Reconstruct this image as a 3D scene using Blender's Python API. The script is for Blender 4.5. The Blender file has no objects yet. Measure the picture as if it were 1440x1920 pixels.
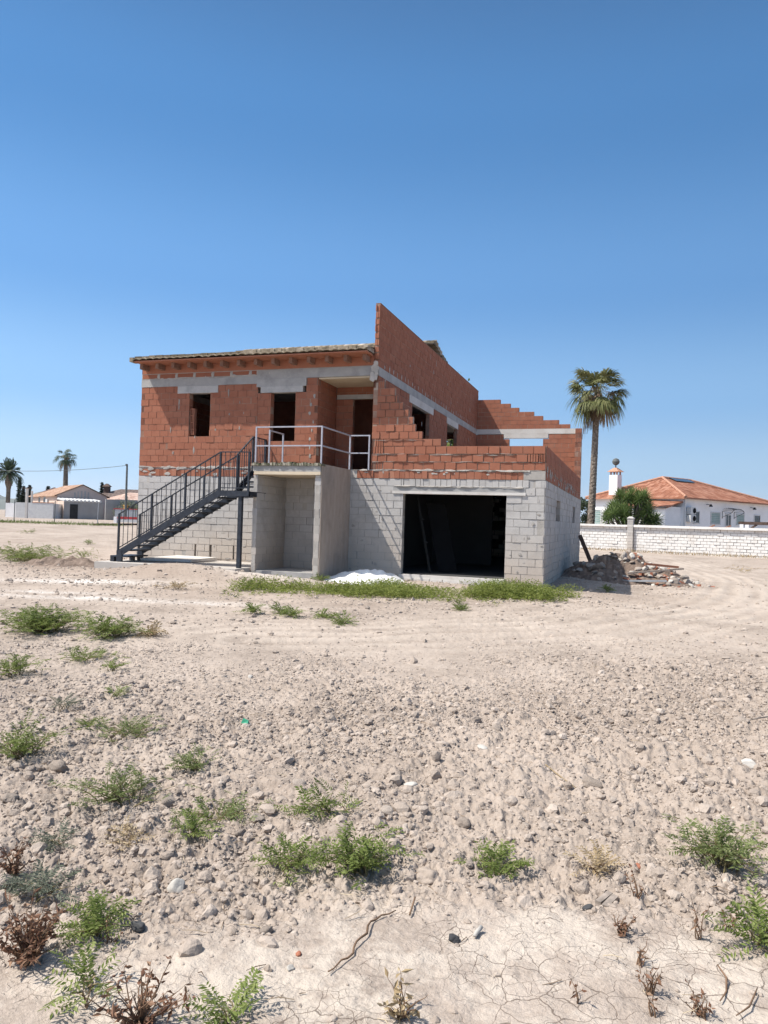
import bpy, bmesh, math, random
import numpy as np
from math import radians as rad, sin, cos, pi

S = bpy.context.scene
COL = S.collection
# ------------------------------------------------------------------ camera
yaw, pitch, roll = rad(18.46), rad(0.70), rad(1.76)
CAM = np.array([2.065, -18.979, 1.388])
Fv = np.array([-sin(yaw)*cos(pitch), cos(yaw)*cos(pitch), sin(pitch)])
r0 = np.array([cos(yaw), sin(yaw), 0.0]); u0 = np.cross(r0, Fv)
Rv = r0*cos(roll)+u0*sin(roll); Uv = -r0*sin(roll)+u0*cos(roll)
cd = bpy.data.cameras.new("camera"); cam = bpy.data.objects.new("camera", cd); COL.objects.link(cam)
import mathutils
M = mathutils.Matrix(((Rv[0], Uv[0], -Fv[0], CAM[0]), (Rv[1], Uv[1], -Fv[1], CAM[1]), (Rv[2], Uv[2], -Fv[2], CAM[2]), (0, 0, 0, 1)))
cam.matrix_world = M
cd.sensor_fit = 'VERTICAL'; cd.sensor_height = 36.0; cd.lens = 36.0*1390/1920
cd.clip_start = 0.1; cd.clip_end = 30000
S.camera = cam
# ------------------------------------------------------------------ light
LD = np.array([0.57, 0.33, -1.0])            # direction the sunlight travels
el = math.atan2(1.0, math.hypot(LD[0], LD[1])); az = math.atan2(-LD[0], -LD[1])
W = bpy.data.worlds.new("World"); S.world = W; W.use_nodes = True
nt = W.node_tree; bg = nt.nodes["Background"]; sk = nt.nodes.new("ShaderNodeTexSky")
sk.sky_type = 'NISHITA'; sk.sun_disc = False; sk.sun_elevation = el; sk.sun_rotation = az
sk.altitude = 100; sk.air_density = 1.0; sk.dust_density = 0.3; sk.ozone_density = 3.0
# clear-sky colour: the Nishita sky tinted by height above the horizon and by side of the sun
def _w(t, **k):
    x = nt.nodes.new(t)
    for a_, v_ in k.items(): setattr(x, a_, v_)
    return x
tcw = _w("ShaderNodeTexCoord"); sep = _w("ShaderNodeSeparateXYZ"); nt.links.new(tcw.outputs["Generated"], sep.inputs[0])
rp = _w("ShaderNodeValToRGB"); rp.color_ramp.interpolation = 'EASE'
SKY = [(0.0, (.66, .79, .93)), (.07, (.46, .68, .93)), (.16, (.30, .55, .90)), (.30, (.165, .385, .76)), (.48, (.095, .27, .59)), (.62, (.075, .20, .44)), (1.0, (.07, .15, .30))]
while len(rp.color_ramp.elements) < len(SKY): rp.color_ramp.elements.new(.5)
for e_, (p_, c_) in zip(rp.color_ramp.elements, SKY): e_.position = p_; e_.color = (*c_, 1)
nt.links.new(sep.outputs[2], rp.inputs[0])
dt = _w("ShaderNodeVectorMath", operation='DOT_PRODUCT'); nt.links.new(tcw.outputs["Generated"], dt.inputs[0]); dt.inputs[1].default_value = (-cos(yaw), -sin(yaw), 0)
mrn = _w("ShaderNodeMapRange"); nt.links.new(dt.outputs["Value"], mrn.inputs[0])
for i_, v_ in enumerate((-.5, .5, .86, 1.14)): mrn.inputs[i_+1].default_value = v_
sc_ = _w("ShaderNodeVectorMath", operation='SCALE'); nt.links.new(rp.outputs[0], sc_.inputs[0]); nt.links.new(mrn.outputs[0], sc_.inputs["Scale"])
ns_ = _w("ShaderNodeVectorMath", operation='SCALE'); nt.links.new(sk.outputs[0], ns_.inputs[0]); ns_.inputs["Scale"].default_value = .10
mxw = _w("ShaderNodeMix", data_type='RGBA'); mxw.inputs[0].default_value = .94; nt.links.new(ns_.outputs[0], mxw.inputs[6]); nt.links.new(sc_.outputs[0], mxw.inputs[7])
sdv = _w("ShaderNodeVectorMath", operation='DOT_PRODUCT'); nt.links.new(tcw.outputs["Generated"], sdv.inputs[0]); sdv.inputs[1].default_value = tuple(-LD/np.linalg.norm(LD))
aur = _w("ShaderNodeValToRGB")          # pale glow of the sky round the sun
for e_, (p_, c_) in zip(aur.color_ramp.elements, ((.66, (0, 0, 0)), (1.0, (1.5, 1.42, 1.3)))): e_.position = p_; e_.color = (*c_, 1)
aur.color_ramp.interpolation = 'EASE'; nt.links.new(sdv.outputs["Value"], aur.inputs[0])
adw = _w("ShaderNodeVectorMath", operation='ADD'); nt.links.new(mxw.outputs[2], adw.inputs[0]); nt.links.new(aur.outputs[0], adw.inputs[1])
nt.links.new(adw.outputs[0], bg.inputs[0]); bg.inputs[1].default_value = 0.84
sl = bpy.data.lights.new("sun", 'SUN'); sl.energy = 5.0; sl.angle = rad(0.53); sl.color = (1.0, 0.945, 0.865)
so = bpy.data.objects.new("sun", sl); COL.objects.link(so)
so.rotation_euler = mathutils.Vector(LD).to_track_quat('-Z', 'Y').to_euler(); so.location = (-8, -10, 30)
S.view_settings.view_transform = 'Standard'; S.view_settings.look = 'None'
S.view_settings.exposure = 0.31; S.view_settings.gamma = 1.0
S.cycles.use_denoising = True; S.cycles.denoiser = 'OPENIMAGEDENOISE'; S.cycles.denoising_input_passes = 'RGB_ALBEDO_NORMAL'; S.cycles.max_bounces = 6; S.cycles.diffuse_bounces = 4; S.cycles.glossy_bounces = 2; S.cycles.transparent_max_bounces = 6

rng = np.random.default_rng(7)

# ------------------------------------------------------------------ numpy noise
def hash2(ix, iy, seed):
    h = (ix.astype(np.int64)*374761393 + iy.astype(np.int64)*668265263 + seed*974634541) & 0xffffffff
    h = ((h ^ (h >> 13))*1274126177) & 0xffffffff
    return ((h ^ (h >> 16)) & 0xffffff)/float(0xffffff)
def vnoise(x, y, seed=0):
    ix = np.floor(x); iy = np.floor(y); fx = x-ix; fy = y-iy
    fx = fx*fx*fx*(fx*(fx*6-15)+10); fy = fy*fy*fy*(fy*(fy*6-15)+10)
    a = hash2(ix, iy, seed); b = hash2(ix+1, iy, seed); c = hash2(ix, iy+1, seed); d = hash2(ix+1, iy+1, seed)
    return (a*(1-fx)+b*fx)*(1-fy)+(c*(1-fx)+d*fx)*fy
def fbm(x, y, seed=0, oct=4, gain=.5):
    s = 0; a = 1; t = 0
    for o in range(oct):
        s = s+a*(vnoise(x, y, seed+o*17)-.5); t += a; a *= gain
        x, y = x*1.97+13.7*o+y*.31, y*1.97-7.1*o-x*.31
    return s/t*2
def sst(a, b, x):
    t = np.clip((x-a)/(b-a), 0, 1); return t*t*(3-2*t)

# ------------------------------------------------------------------ mesh builders
def tagp(o, label=None, cat=None, group=None, kind=None):
    if label: o['label'] = label
    if cat: o['category'] = cat
    if group: o['group'] = group
    if kind: o['kind'] = kind
    return o
def empty(name, loc=(0, 0, 0), rz=0, **k):
    o = bpy.data.objects.new(name, None); COL.objects.link(o); o.location = loc; o.rotation_euler = (0, 0, rz)
    o.empty_display_size = .3
    return tagp(o, **k)
def mesh_np(name, V, F, mats, parent=None, tone=None, mi=None, smooth=False, uv=None, vattr=None, loc=None):
    """V (n,3); F (m,k) array of equal polygons, or a list of such arrays"""
    V = np.asarray(V, dtype=np.float32)
    Fl = F if isinstance(F, list) else [F]
    Fl = [np.asarray(f, dtype=np.int32) for f in Fl if len(f)]
    me = bpy.data.meshes.new(name)
    me.vertices.add(len(V)); me.vertices.foreach_set("co", V.ravel())
    nl = sum(f.size for f in Fl); npoly = sum(len(f) for f in Fl)
    me.loops.add(nl); me.polygons.add(npoly)
    me.loops.foreach_set("vertex_index", np.concatenate([f.ravel() for f in Fl]))
    tot = np.concatenate([np.full(len(f), f.shape[1], np.int32) for f in Fl])
    st = np.concatenate([[0], np.cumsum(tot)[:-1]]).astype(np.int32)
    me.polygons.foreach_set("loop_start", st); me.polygons.foreach_set("loop_total", tot)
    if not isinstance(mats, (list, tuple)): mats = [mats]
    for m in mats: me.materials.append(m)
    if mi is not None: me.polygons.foreach_set("material_index", np.asarray(mi, np.int32))
    me.polygons.foreach_set("use_smooth", np.full(npoly, bool(smooth)))
    if tone is not None:
        a = me.attributes.new("tone", 'FLOAT', 'FACE'); a.data.foreach_set("value", np.asarray(tone, np.float32))
    if uv is not None:
        l = me.uv_layers.new(name="UVMap"); l.data.foreach_set("uv", np.asarray(uv, np.float32).ravel())
    if vattr:
        for k, v in vattr.items():
            a = me.attributes.new(k, 'FLOAT', 'POINT'); a.data.foreach_set("value", np.asarray(v, np.float32))
    me.update(); me.validate()
    o = bpy.data.objects.new(name, me); COL.objects.link(o)
    if parent: o.parent = parent
    if loc is not None: o.location = loc
    return o
BOXF = np.array([[0, 3, 2, 1], [4, 5, 6, 7], [0, 1, 5, 4], [1, 2, 6, 5], [2, 3, 7, 6], [3, 0, 4, 7]])
class MB:
    def __init__(s): s.V = []; s.F = []; s.T = []; s.M = []; s.n = 0
    def add(s, V, F, tone=.5, mi=0):
        V = np.asarray(V, float); s.V.append(V)
        for f in F:
            s.F.append([int(i)+s.n for i in f]); s.T.append(tone); s.M.append(mi)
        s.n += len(V); return s
    def hexa(s, P, tone=.5, mi=0): return s.add(P, BOXF, tone, mi)
    def box(s, a, b, tone=.5, mi=0):
        x0, y0, z0 = a; x1, y1, z1 = b
        if x1 < x0: x0, x1 = x1, x0
        if y1 < y0: y0, y1 = y1, y0
        if z1 < z0: z0, z1 = z1, z0
        return s.hexa([(x0, y0, z0), (x1, y0, z0), (x1, y1, z0), (x0, y1, z0), (x0, y0, z1), (x1, y0, z1), (x1, y1, z1), (x0, y1, z1)], tone, mi)
    def bar(s, p, q, w, h=None, up=(0, 0, 1), tone=.5, mi=0):
        """rectangular bar between two points"""
        h = h or w; p = np.array(p, float); q = np.array(q, float); d = q-p; d /= np.linalg.norm(d)
        up = np.array(up, float)
        if abs(d@up) > .98: up = np.array((0, 1., 0))
        a = np.cross(d, up); a /= np.linalg.norm(a); b = np.cross(a, d)
        a = a*w/2; b = b*h/2
        return s.hexa([p-a-b, p+a-b, p+a+b, p-a+b, q-a-b, q+a-b, q+a+b, q-a+b], tone, mi)
    def tube(s, pts, rs, n=6, tone=.5, mi=0, cap=True):
        pts = [np.array(p, float) for p in pts]; k = len(pts)
        if not hasattr(rs, '__len__'): rs = [rs]*k
        V = []
        for i in range(k):
            d = pts[min(i+1, k-1)]-pts[max(i-1, 0)]; d /= (np.linalg.norm(d)+1e-9)
            up = np.array((0, 0, 1.)) if abs(d[2]) < .9 else np.array((1., 0, 0))
            a = np.cross(d, up); a /= np.linalg.norm(a); b = np.cross(d, a)
            for j in range(n):
                t = 2*pi*j/n; V.append(pts[i]+rs[i]*(a*cos(t)+b*sin(t)))
        Fs = [(i*n+j, i*n+(j+1) % n, (i+1)*n+(j+1) % n, (i+1)*n+j) for i in range(k-1) for j in range(n)]
        if cap: Fs += [tuple(range(n))[::-1], tuple((k-1)*n+j for j in range(n))]
        return s.add(V, Fs, tone, mi)
    def build(s, name, mats, parent=None, smooth=False, loc=None):
        V = np.concatenate(s.V)
        if loc is not None: V = V-np.array(loc)
        me = bpy.data.meshes.new(name); me.from_pydata(V.tolist(), [], s.F)
        if not isinstance(mats, (list, tuple)): mats = [mats]
        for m in mats: me.materials.append(m)
        me.polygons.foreach_set("material_index", np.array(s.M, np.int32))
        me.polygons.foreach_set("use_smooth", np.full(len(s.F), bool(smooth)))
        a = me.attributes.new("tone", 'FLOAT', 'FACE'); a.data.foreach_set("value", np.array(s.T, np.float32))
        me.update()
        o = bpy.data.objects.new(name, me); COL.objects.link(o)
        if parent: o.parent = parent
        if loc is not None: o.location = loc
        return o

# ------------------------------------------------------------------ materials
class NT:
    def __init__(s, name, rough=.9, spec=.2):
        m = bpy.data.materials.new(name); m.use_nodes = True; s.m = m; s.t = m.node_tree
        s.p = s.t.nodes["Principled BSDF"]; s.p.inputs["Roughness"].default_value = rough
        s.p.inputs["Specular IOR Level"].default_value = spec
        s.tc = s.t.nodes.new("ShaderNodeTexCoord")
    def n(s, typ, **k):
        x = s.t.nodes.new(typ)
        for a, v in k.items(): setattr(x, a, v)
        return x
    def l(s, a, b): s.t.links.new(a, b)
    def noise(s, scale, detail=4, rough=.55, vec=None, stretch=None):
        v = vec or s.tc.outputs["Object"]
        if stretch:
            mp = s.n("ShaderNodeMapping"); mp.inputs["Scale"].default_value = stretch; s.l(v, mp.inputs[0]); v = mp.outputs[0]
        x = s.n("ShaderNodeTexNoise"); x.inputs["Scale"].default_value = scale; x.inputs["Detail"].default_value = detail
        x.inputs["Roughness"].default_value = rough; s.l(v, x.inputs["Vector"]); return x.outputs["Fac"]
    def attr(s, name):
        x = s.n("ShaderNodeAttribute"); x.attribute_name = name; return x.outputs["Fac"]
    def ramp(s, fac, stops):
        x = s.n("ShaderNodeValToRGB"); r = x.color_ramp
        while len(r.elements) < len(stops): r.elements.new(.5)
        for e, (pos, c) in zip(r.elements, stops):
            e.position = pos; e.color = (c[0], c[1], c[2], 1) if hasattr(c, '__len__') else (c, c, c, 1)
        s.l(fac, x.inputs[0]); return x.outputs[0]
    def mix(s, fac, a, b, mode='MIX'):
        x = s.n("ShaderNodeMix", data_type='RGBA', blend_type=mode)
        for sock, v in ((x.inputs[0], fac), (x.inputs[6], a), (x.inputs[7], b)):
            if hasattr(v, 'is_linked') or hasattr(v, 'node'): s.l(v, sock)
            elif hasattr(v, '__len__'): sock.default_value = (*v[:3], 1)
            else: sock.default_value = v
        return x.outputs[2]
    def math(s, op, a, b=0.0, c=0.0):
        x = s.n("ShaderNodeMath", operation=op)
        for i, v in enumerate((a, b, c)):
            if hasattr(v, 'node'): s.l(v, x.inputs[i])
            else: x.inputs[i].default_value = v
        return x.outputs[0]
    def mr(s, v, a, b, c=0.0, d=1.0):
        x = s.n("ShaderNodeMapRange"); s.l(v, x.inputs[0])
        for i, q in enumerate((a, b, c, d)): x.inputs[i+1].default_value = q
        return x.outputs[0]
    def bump(s, h, strength=.5, dist=.01):
        x = s.n("ShaderNodeBump"); x.inputs["Strength"].default_value = strength; x.inputs["Distance"].default_value = dist
        s.l(h, x.inputs["Height"]); s.l(x.outputs[0], s.p.inputs["Normal"]); return x
    def out(s, col):
        if hasattr(col, 'node'): s.l(col, s.p.inputs["Base Color"])
        else: s.p.inputs["Base Color"].default_value = (*col, 1)
        return s.m

def mat_toned(name, stops, nscale=6, namp=.5, bscale=60, bdist=.006, bstr=.5, rough=.92, dirt=None, dirtscale=1.5, stretch=None, zdirt=None):
    """colour from the per-piece 'tone' attribute, broken up by noise, with an optional stain"""
    k = NT(name, rough)
    a = k.attr("tone"); n1 = k.noise(nscale, 5, stretch=stretch)
    f = k.math('ADD', a, k.math('MULTIPLY', k.math('SUBTRACT', n1, .5), namp))
    c = k.ramp(f, stops)
    if dirt:
        d = k.ramp(k.noise(dirtscale, 6, .65), [(.5, 0), (.68, 1)])
        c = k.mix(k.math('MULTIPLY', d, dirt[3] if len(dirt) > 3 else .6), c, dirt[:3])
    if zdirt:   # earth splashed up from the ground: a mark with its own ragged edge
        sp = k.n("ShaderNodeSeparateXYZ"); k.l(k.tc.outputs["Object"], sp.inputs[0])
        z = k.math('ADD', sp.outputs[2], k.math('MULTIPLY', k.math('SUBTRACT', k.noise(1.1, 5), .5), 1.6))
        g = k.mr(z, zdirt[3], zdirt[4], 1, 0)
        c = k.mix(k.math('MULTIPLY', g, zdirt[5]), c, zdirt[:3])
    k.bump(k.noise(bscale, 6, .6), bstr, bdist)
    return k.out(c)

m_brick = mat_toned("fired_clay", [(0, (.19, .07, .044)), (.35, (.295, .113, .069)), (.65, (.36, .148, .092)), (1, (.43, .20, .13))], nscale=4, namp=.5, dirt=(.36, .24, .18, .12), dirtscale=1.6)
m_block = mat_toned("concrete_block", [(0, (.28, .265, .25)), (.4, (.455, .435, .415)), (.7, (.53, .505, .48)), (1, (.63, .60, .565))], nscale=7, namp=.45, bscale=90, dirt=(.28, .265, .25, .45), dirtscale=1.3, zdirt=(.50, .41, .325, -.1, 1.5, .75))
m_mortar = mat_toned("mortar", [(0, (.30, .275, .25)), (.5, (.42, .39, .355)), (1, (.55, .51, .465))], nscale=5, namp=.8, bscale=35, bdist=.012, dirt=(.25, .23, .21, .5))
m_bmortar = mat_toned("brick_mortar", [(0, (.20, .11, .08)), (.5, (.30, .185, .135)), (1, (.44, .35, .28))], nscale=4, namp=1.2, bscale=35, bdist=.012)
m_conc = mat_toned("cast_concrete", [(0, (.27, .265, .26)), (.5, (.40, .39, .375)), (1, (.56, .54, .51))], nscale=3.5, namp=.8, bscale=40, dirt=(.22, .215, .21, .55), dirtscale=2.2)
m_pale = mat_toned("pale_concrete", [(0, (.42, .39, .36)), (.5, (.58, .55, .51)), (1, (.70, .67, .63))], nscale=3, namp=.7, bscale=40, dirt=(.38, .32, .27, .5))
m_plaster = mat_toned("rough_render", [(0, (.27, .22, .18)), (.5, (.375, .31, .26)), (1, (.46, .395, .34))], nscale=2.6, namp=1.1, bscale=22, bdist=.02, bstr=.7, dirt=(.24, .215, .19, .5), stretch=(1, 2.2, .7))
m_plank = mat_toned("formwork_slab", [(0, (.52, .42, .30)), (1, (.70, .60, .46))], nscale=3, namp=.6)
m_rooftile = mat_toned("weathered_tile", [(0, (.13, .105, .075)), (.45, (.27, .22, .16)), (.75, (.36, .30, .23)), (1, (.47, .41, .34))], nscale=14, namp=.9, bscale=50, dirt=(.12, .11, .075, .7), dirtscale=5)
m_rafter = mat_toned('rafter_end', [(0, (.16, .09, .065)), (.5, (.26, .155, .115)), (1, (.34, .24, .19))], nscale=9, namp=.8)
m_moss = mat_toned("mossy_edge", [(0, (.10, .10, .06)), (.5, (.27, .25, .19)), (1, (.45, .41, .34))], nscale=12, namp=1.2, bscale=30, bdist=.02)
m_dark = mat_toned("interior_shade", [(0, (.05, .05, .052)), (1, (.10, .098, .095))], nscale=2, namp=.5)  # garage shade put into the colour as a near-black tone

def mat_plain(name, col, rough=.6, var=.25, nscale=5, metallic=0, bump=0, bscale=40, spec=.3):
    k = NT(name, rough, spec); n1 = k.noise(nscale, 5)
    c = k.ramp(n1, [(.3, [x*(1-var) for x in col]), (.7, [min(1, x*(1+var)) for x in col])])
    k.p.inputs["Metallic"].default_value = metallic
    if bump: k.bump(k.noise(bscale, 5), .5, bump)
    return k.out(c)
m_steel = mat_plain("dark_blue_grey_paint", (.026, .031, .042), .5, .35, 9, spec=.35)
m_white_steel = mat_plain("white_lilac_paint", (.40, .40, .45), .45, .12, 12)
m_white = mat_plain("white_limewash", (.86, .85, .84), .9, .05, 1.2, bump=.004)
m_peach_lit = mat_plain("sunlit_peach_render", (.66, .52, .43), .9, .06, .6, bump=.004)  # render tint with sunlight painted in, for faces turned to the sun
m_pink_shade = mat_plain("shaded_pink_render", (.50, .405, .36), .9, .08, .6)  # greyer tint of the bungalow render, shade painted into the colour
m_greyrender = mat_plain("grey_render", (.33, .325, .32), .9, .12, .8)
m_yellow = mat_plain("ochre_render", (.60, .36, .11), .9, .1, .7)
m_glass = mat_plain("dark_pane", (.035, .045, .05), .15, .3, 1, spec=.6)
m_shutter = mat_plain("green_grey_shutter", (.26, .36, .34), .6, .15, 2)
m_plastic = mat_plain("off_white_casing", (.60, .60, .59), .5, .08, 3)
m_black = mat_plain("black_iron", (.02, .02, .02), .5, .3, 5)
m_brown = mat_plain("brown_timber", (.10, .065, .05), .8, .4, 6)
m_redwood = mat_plain("reddish_wood", (.34, .15, .09), .7, .3, 6)
m_greywood = mat_plain("weathered_wood", (.28, .235, .20), .9, .45, 20, bump=.004)
m_redpaint = mat_plain("red_paint", (.40, .05, .05), .6, .25, 4)
m_galv = mat_plain("galvanised", (.36, .38, .40), .5, .15, 2, metallic=.2)
m_gypsum = mat_plain("white_gypsum", (.84, .825, .80), .95, .06, 3, bump=.02, bscale=14)
m_pole = mat_plain("tarred_pole", (.115, .125, .125), .8, .2, 3)
m_board = mat_plain("grey_board", (.012, .012, .013), .95, .2, 2, spec=.05)

def mat_uvroof(name, cols, pu=.22, pv=.42):
    """roof tiles: uv is metres along the eave (u) and up the slope (v)"""
    k = NT(name, .9)
    sp = k.n("ShaderNodeSeparateXYZ"); k.l(k.tc.outputs["UV"], sp.inputs[0])
    fu = k.math('DIVIDE', sp.outputs[0], pu); fv = k.math('DIVIDE', sp.outputs[1], pv)
    cell = k.n("ShaderNodeCombineXYZ"); k.l(k.math('FLOOR', fu), cell.inputs[0]); k.l(k.math('FLOOR', fv), cell.inputs[1])
    wn = k.n("ShaderNodeTexWhiteNoise", noise_dimensions='2D'); k.l(cell.outputs[0], wn.inputs["Vector"])
    f = k.math('ADD', k.math('MULTIPLY', wn.outputs[0], .55), k.math('MULTIPLY', k.noise(.9, 6, .7), .75))
    c = k.ramp(f, [(.25, cols[0]), (.6, cols[1]), (.95, cols[2])])
    su = k.math('SINE', k.math('MULTIPLY', fu, 2*pi)); sv = k.math('FRACT', fv)
    h = k.math('ADD', k.math('MULTIPLY', su, .5), k.math('MULTIPLY', sv, -.6))
    k.bump(h, 1.0, .06)
    return k.out(c)
m_redroof = mat_uvroof("red_clay_tiles", [(.17, .068, .042), (.30, .125, .075), (.42, .215, .145)])
m_oldroof = mat_uvroof("faded_clay_tiles", [(.24, .13, .09), (.40, .25, .17), (.52, .36, .27)])
m_brownroof = mat_uvroof("brown_tiles", [(.10, .075, .065), (.16, .12, .105), (.22, .17, .15)])

def mat_leaf(name, cols, trans=.4, tcol=None):
    k = NT(name, .6, .25)
    f = k.math('ADD', k.math('MULTIPLY', k.attr("tone"), .8), k.math('MULTIPLY', k.noise(14, 2), .25))
    c = k.ramp(f, [(.1, cols[0]), (.5, cols[1]), (.95, cols[2])]); k.out(c)
    tr = k.n("ShaderNodeBsdfTranslucent"); k.l(c, tr.inputs[0])
    mx = k.n("ShaderNodeMixShader"); mx.inputs[0].default_value = trans
    k.l(k.p.outputs[0], mx.inputs[1]); k.l(tr.outputs[0], mx.inputs[2])
    k.l(mx.outputs[0], k.t.nodes["Material Output"].inputs[0]); return k.m
m_weed = mat_leaf("weed_green", [(.085, .115, .028), (.175, .225, .058), (.32, .36, .135)])
m_weed2 = mat_leaf("dull_weed_green", [(.085, .11, .034), (.165, .205, .07), (.30, .335, .15)])
m_sage = mat_leaf("grey_green_leaf", [(.10, .12, .085), (.17, .19, .14), (.25, .26, .20)])
m_dry = mat_leaf("dry_red_brown_leaf", [(.085, .042, .026), (.19, .095, .058), (.34, .22, .14)], .2)
m_strip = mat_leaf('strip_green', [(.11, .14, .032), (.22, .265, .062), (.38, .40, .14)], .5)
m_straw = mat_leaf("straw", [(.24, .17, .09), (.38, .29, .17), (.52, .43, .29)], .2)
m_stem = mat_plain("weed_stem", (.16, .13, .06), .8, .3, 10)
m_drystem = mat_plain("dry_stem", (.17, .105, .065), .85, .35, 10)
m_palmleaf = mat_leaf("palm_frond", [(.05, .062, .02), (.145, .155, .055), (.38, .36, .18)], .25)
m_palmdead = mat_leaf("dead_frond", [(.13, .085, .05), (.27, .19, .12), (.42, .32, .23)], .25)
m_farpalm = mat_leaf("distant_frond", [(.035, .055, .03), (.07, .10, .055), (.12, .15, .085)], .25)
m_yucca = mat_leaf("yucca_blade", [(.04, .075, .02), (.125, .19, .055), (.29, .35, .13)], .2)
m_cypress = mat_leaf("cypress_green", [(.012, .02, .014), (.025, .038, .024), (.045, .06, .035)], .1)
m_conifer = mat_leaf("conifer_green", [(.02, .035, .016), (.045, .065, .03), (.08, .10, .05)], .15)
m_bark = mat_toned("palm_bark", [(0, (.075, .06, .048)), (.5, (.19, .155, .125)), (1, (.33, .28, .23))], nscale=12, namp=.6, bscale=30, bdist=.03)
m_clod = mat_toned("dry_clod", [(0, (.225, .183, .152)), (.45, (.363, .302, .253)), (.75, (.435, .367, .312)), (1, (.525, .457, .395))], nscale=18, namp=.45, bscale=90, bdist=.008, bstr=.8)
m_blackstone = mat_toned("dark_stone", [(0, (.03, .03, .032)), (1, (.08, .08, .082))], nscale=30, namp=.8, bscale=120, bdist=.004)
m_whitestone = mat_toned("pale_stone", [(0, (.36, .335, .30)), (1, (.58, .55, .505))], nscale=20, namp=.6, bscale=90, bdist=.004)

# ------------------------------------------------------------------ terrain
TR = np.array([(-2.5, -10.37), (-.6, -9.0), (1.45, -7.0), (3.24, -3.56), (4.9, 2.2), (5.6, 8.5), (5.3, 15), (3.6, 24), (1.5, 29)])
def seg_dist(x, y, P):
    best = np.full(x.shape, 1e9); sd = np.zeros(x.shape)
    for a, b in zip(P[:-1], P[1:]):
        d = b-a; L2 = d@d; t = np.clip(((x-a[0])*d[0]+(y-a[1])*d[1])/L2, 0, 1)
        ex = x-(a[0]+t*d[0]); ey = y-(a[1]+t*d[1]); q = np.hypot(ex, ey)
        s = np.sign(d[0]*ey-d[1]*ex); m = q < best
        best = np.where(m, q, best); sd = np.where(m, q*s, sd)
    return sd
def gauss(x, y, cx, cy, sx, sy, ang=0):
    c, s = cos(ang), sin(ang); u = (x-cx)*c+(y-cy)*s; v = -(x-cx)*s+(y-cy)*c
    return np.exp(-(u/sx)**2-(v/sy)**2)
FX, FY = -sin(yaw), cos(yaw); RX, RY = cos(yaw), sin(yaw)
def base_z(x, y):
    dx = x-CAM[0]; dy = y-CAM[1]; s = dx*FX+dy*FY; t = dx*RX+dy*RY
    z = np.full(np.shape(x), -.2)
    left = sst(6, 26, -x)*sst(24, 66, s)
    z = z+left*.58
    z = z-.10*sst(.2, 2.5, x)*sst(-4, 0, y)*(1-sst(14, 24, y))        # hollow by the rubble heap
    z = z+.10*gauss(x, y, -11, -2.5, 3.0, 1.6)                          # earth banked against the stair pad
    z = z+.15*gauss(x, y, -6.3, -2.6, 1.5, .7)+.34*gauss(x, y, -8.5, -3.1, 1.7, .6)+.06*gauss(x, y, -2.6, -.8, 2.4, .7)
    z = z+.05*fbm(x/5., y/5., 3, 3)*sst(3, 8, s)
    return z
def zones(x, y):
    dx = x-CAM[0]; dy = y-CAM[1]; s = dx*FX+dy*FY; t = dx*RX+dy*RY
    wob = fbm(x*.9, y*.9, 21, 3)*.7
    nearb = 3.15-.35*sst(.1, -.7, t)-.25*sst(.5, 1.6, t)
    clod = sst(nearb-.35, nearb+.25, s+wob*.5)*(1-sst(5.6, 10.0, s+wob*2.2-.4*np.clip(t, -1, 3)))
    clod = np.clip(clod*(.85+.4*fbm(x*.8, y*.8, 5, 3)), 0, 1)
    return s, t, clod
def ground_z(x, y, fine=True):
    x = np.asarray(x, float); y = np.asarray(y, float)
    z = base_z(x, y); s, t, clod = zones(x, y)
    if not fine: return z
    z = z+clod*(.040*fbm(x*2.2, y*2.2, 11, 4)+.085*np.abs(fbm(x*4.5, y*4.5, 31, 5, .64))+.060*np.abs(fbm(x*10, y*10, 37, 4, .6))+.016*np.abs(fbm(x*27, y*27, 39, 3))-.045)
    z = z+(1-clod)*.012*fbm(x*3, y*3, 41, 4)+.006*fbm(x*16, y*16, 43, 3)
    far = sst(8, 11, s)*(1-sst(50, 90, s))
    z = z+far*(.022*fbm(x*1.3, y*1.3, 47, 5)+.022*np.abs(fbm(x*5.5, y*5.5, 49, 4, .6)))
    tr = np.abs(seg_dist(x, y, TR)); tm = np.exp(-(tr/1.5)**4)*far
    z = z+tm*.016*np.cos(tr*2*pi/.47+2.5*fbm(x*.5, y*.5, 53, 3))*np.clip(.5+1.5*fbm(x*.7, y*.7, 54, 3), 0, 1)
    return z
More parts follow.
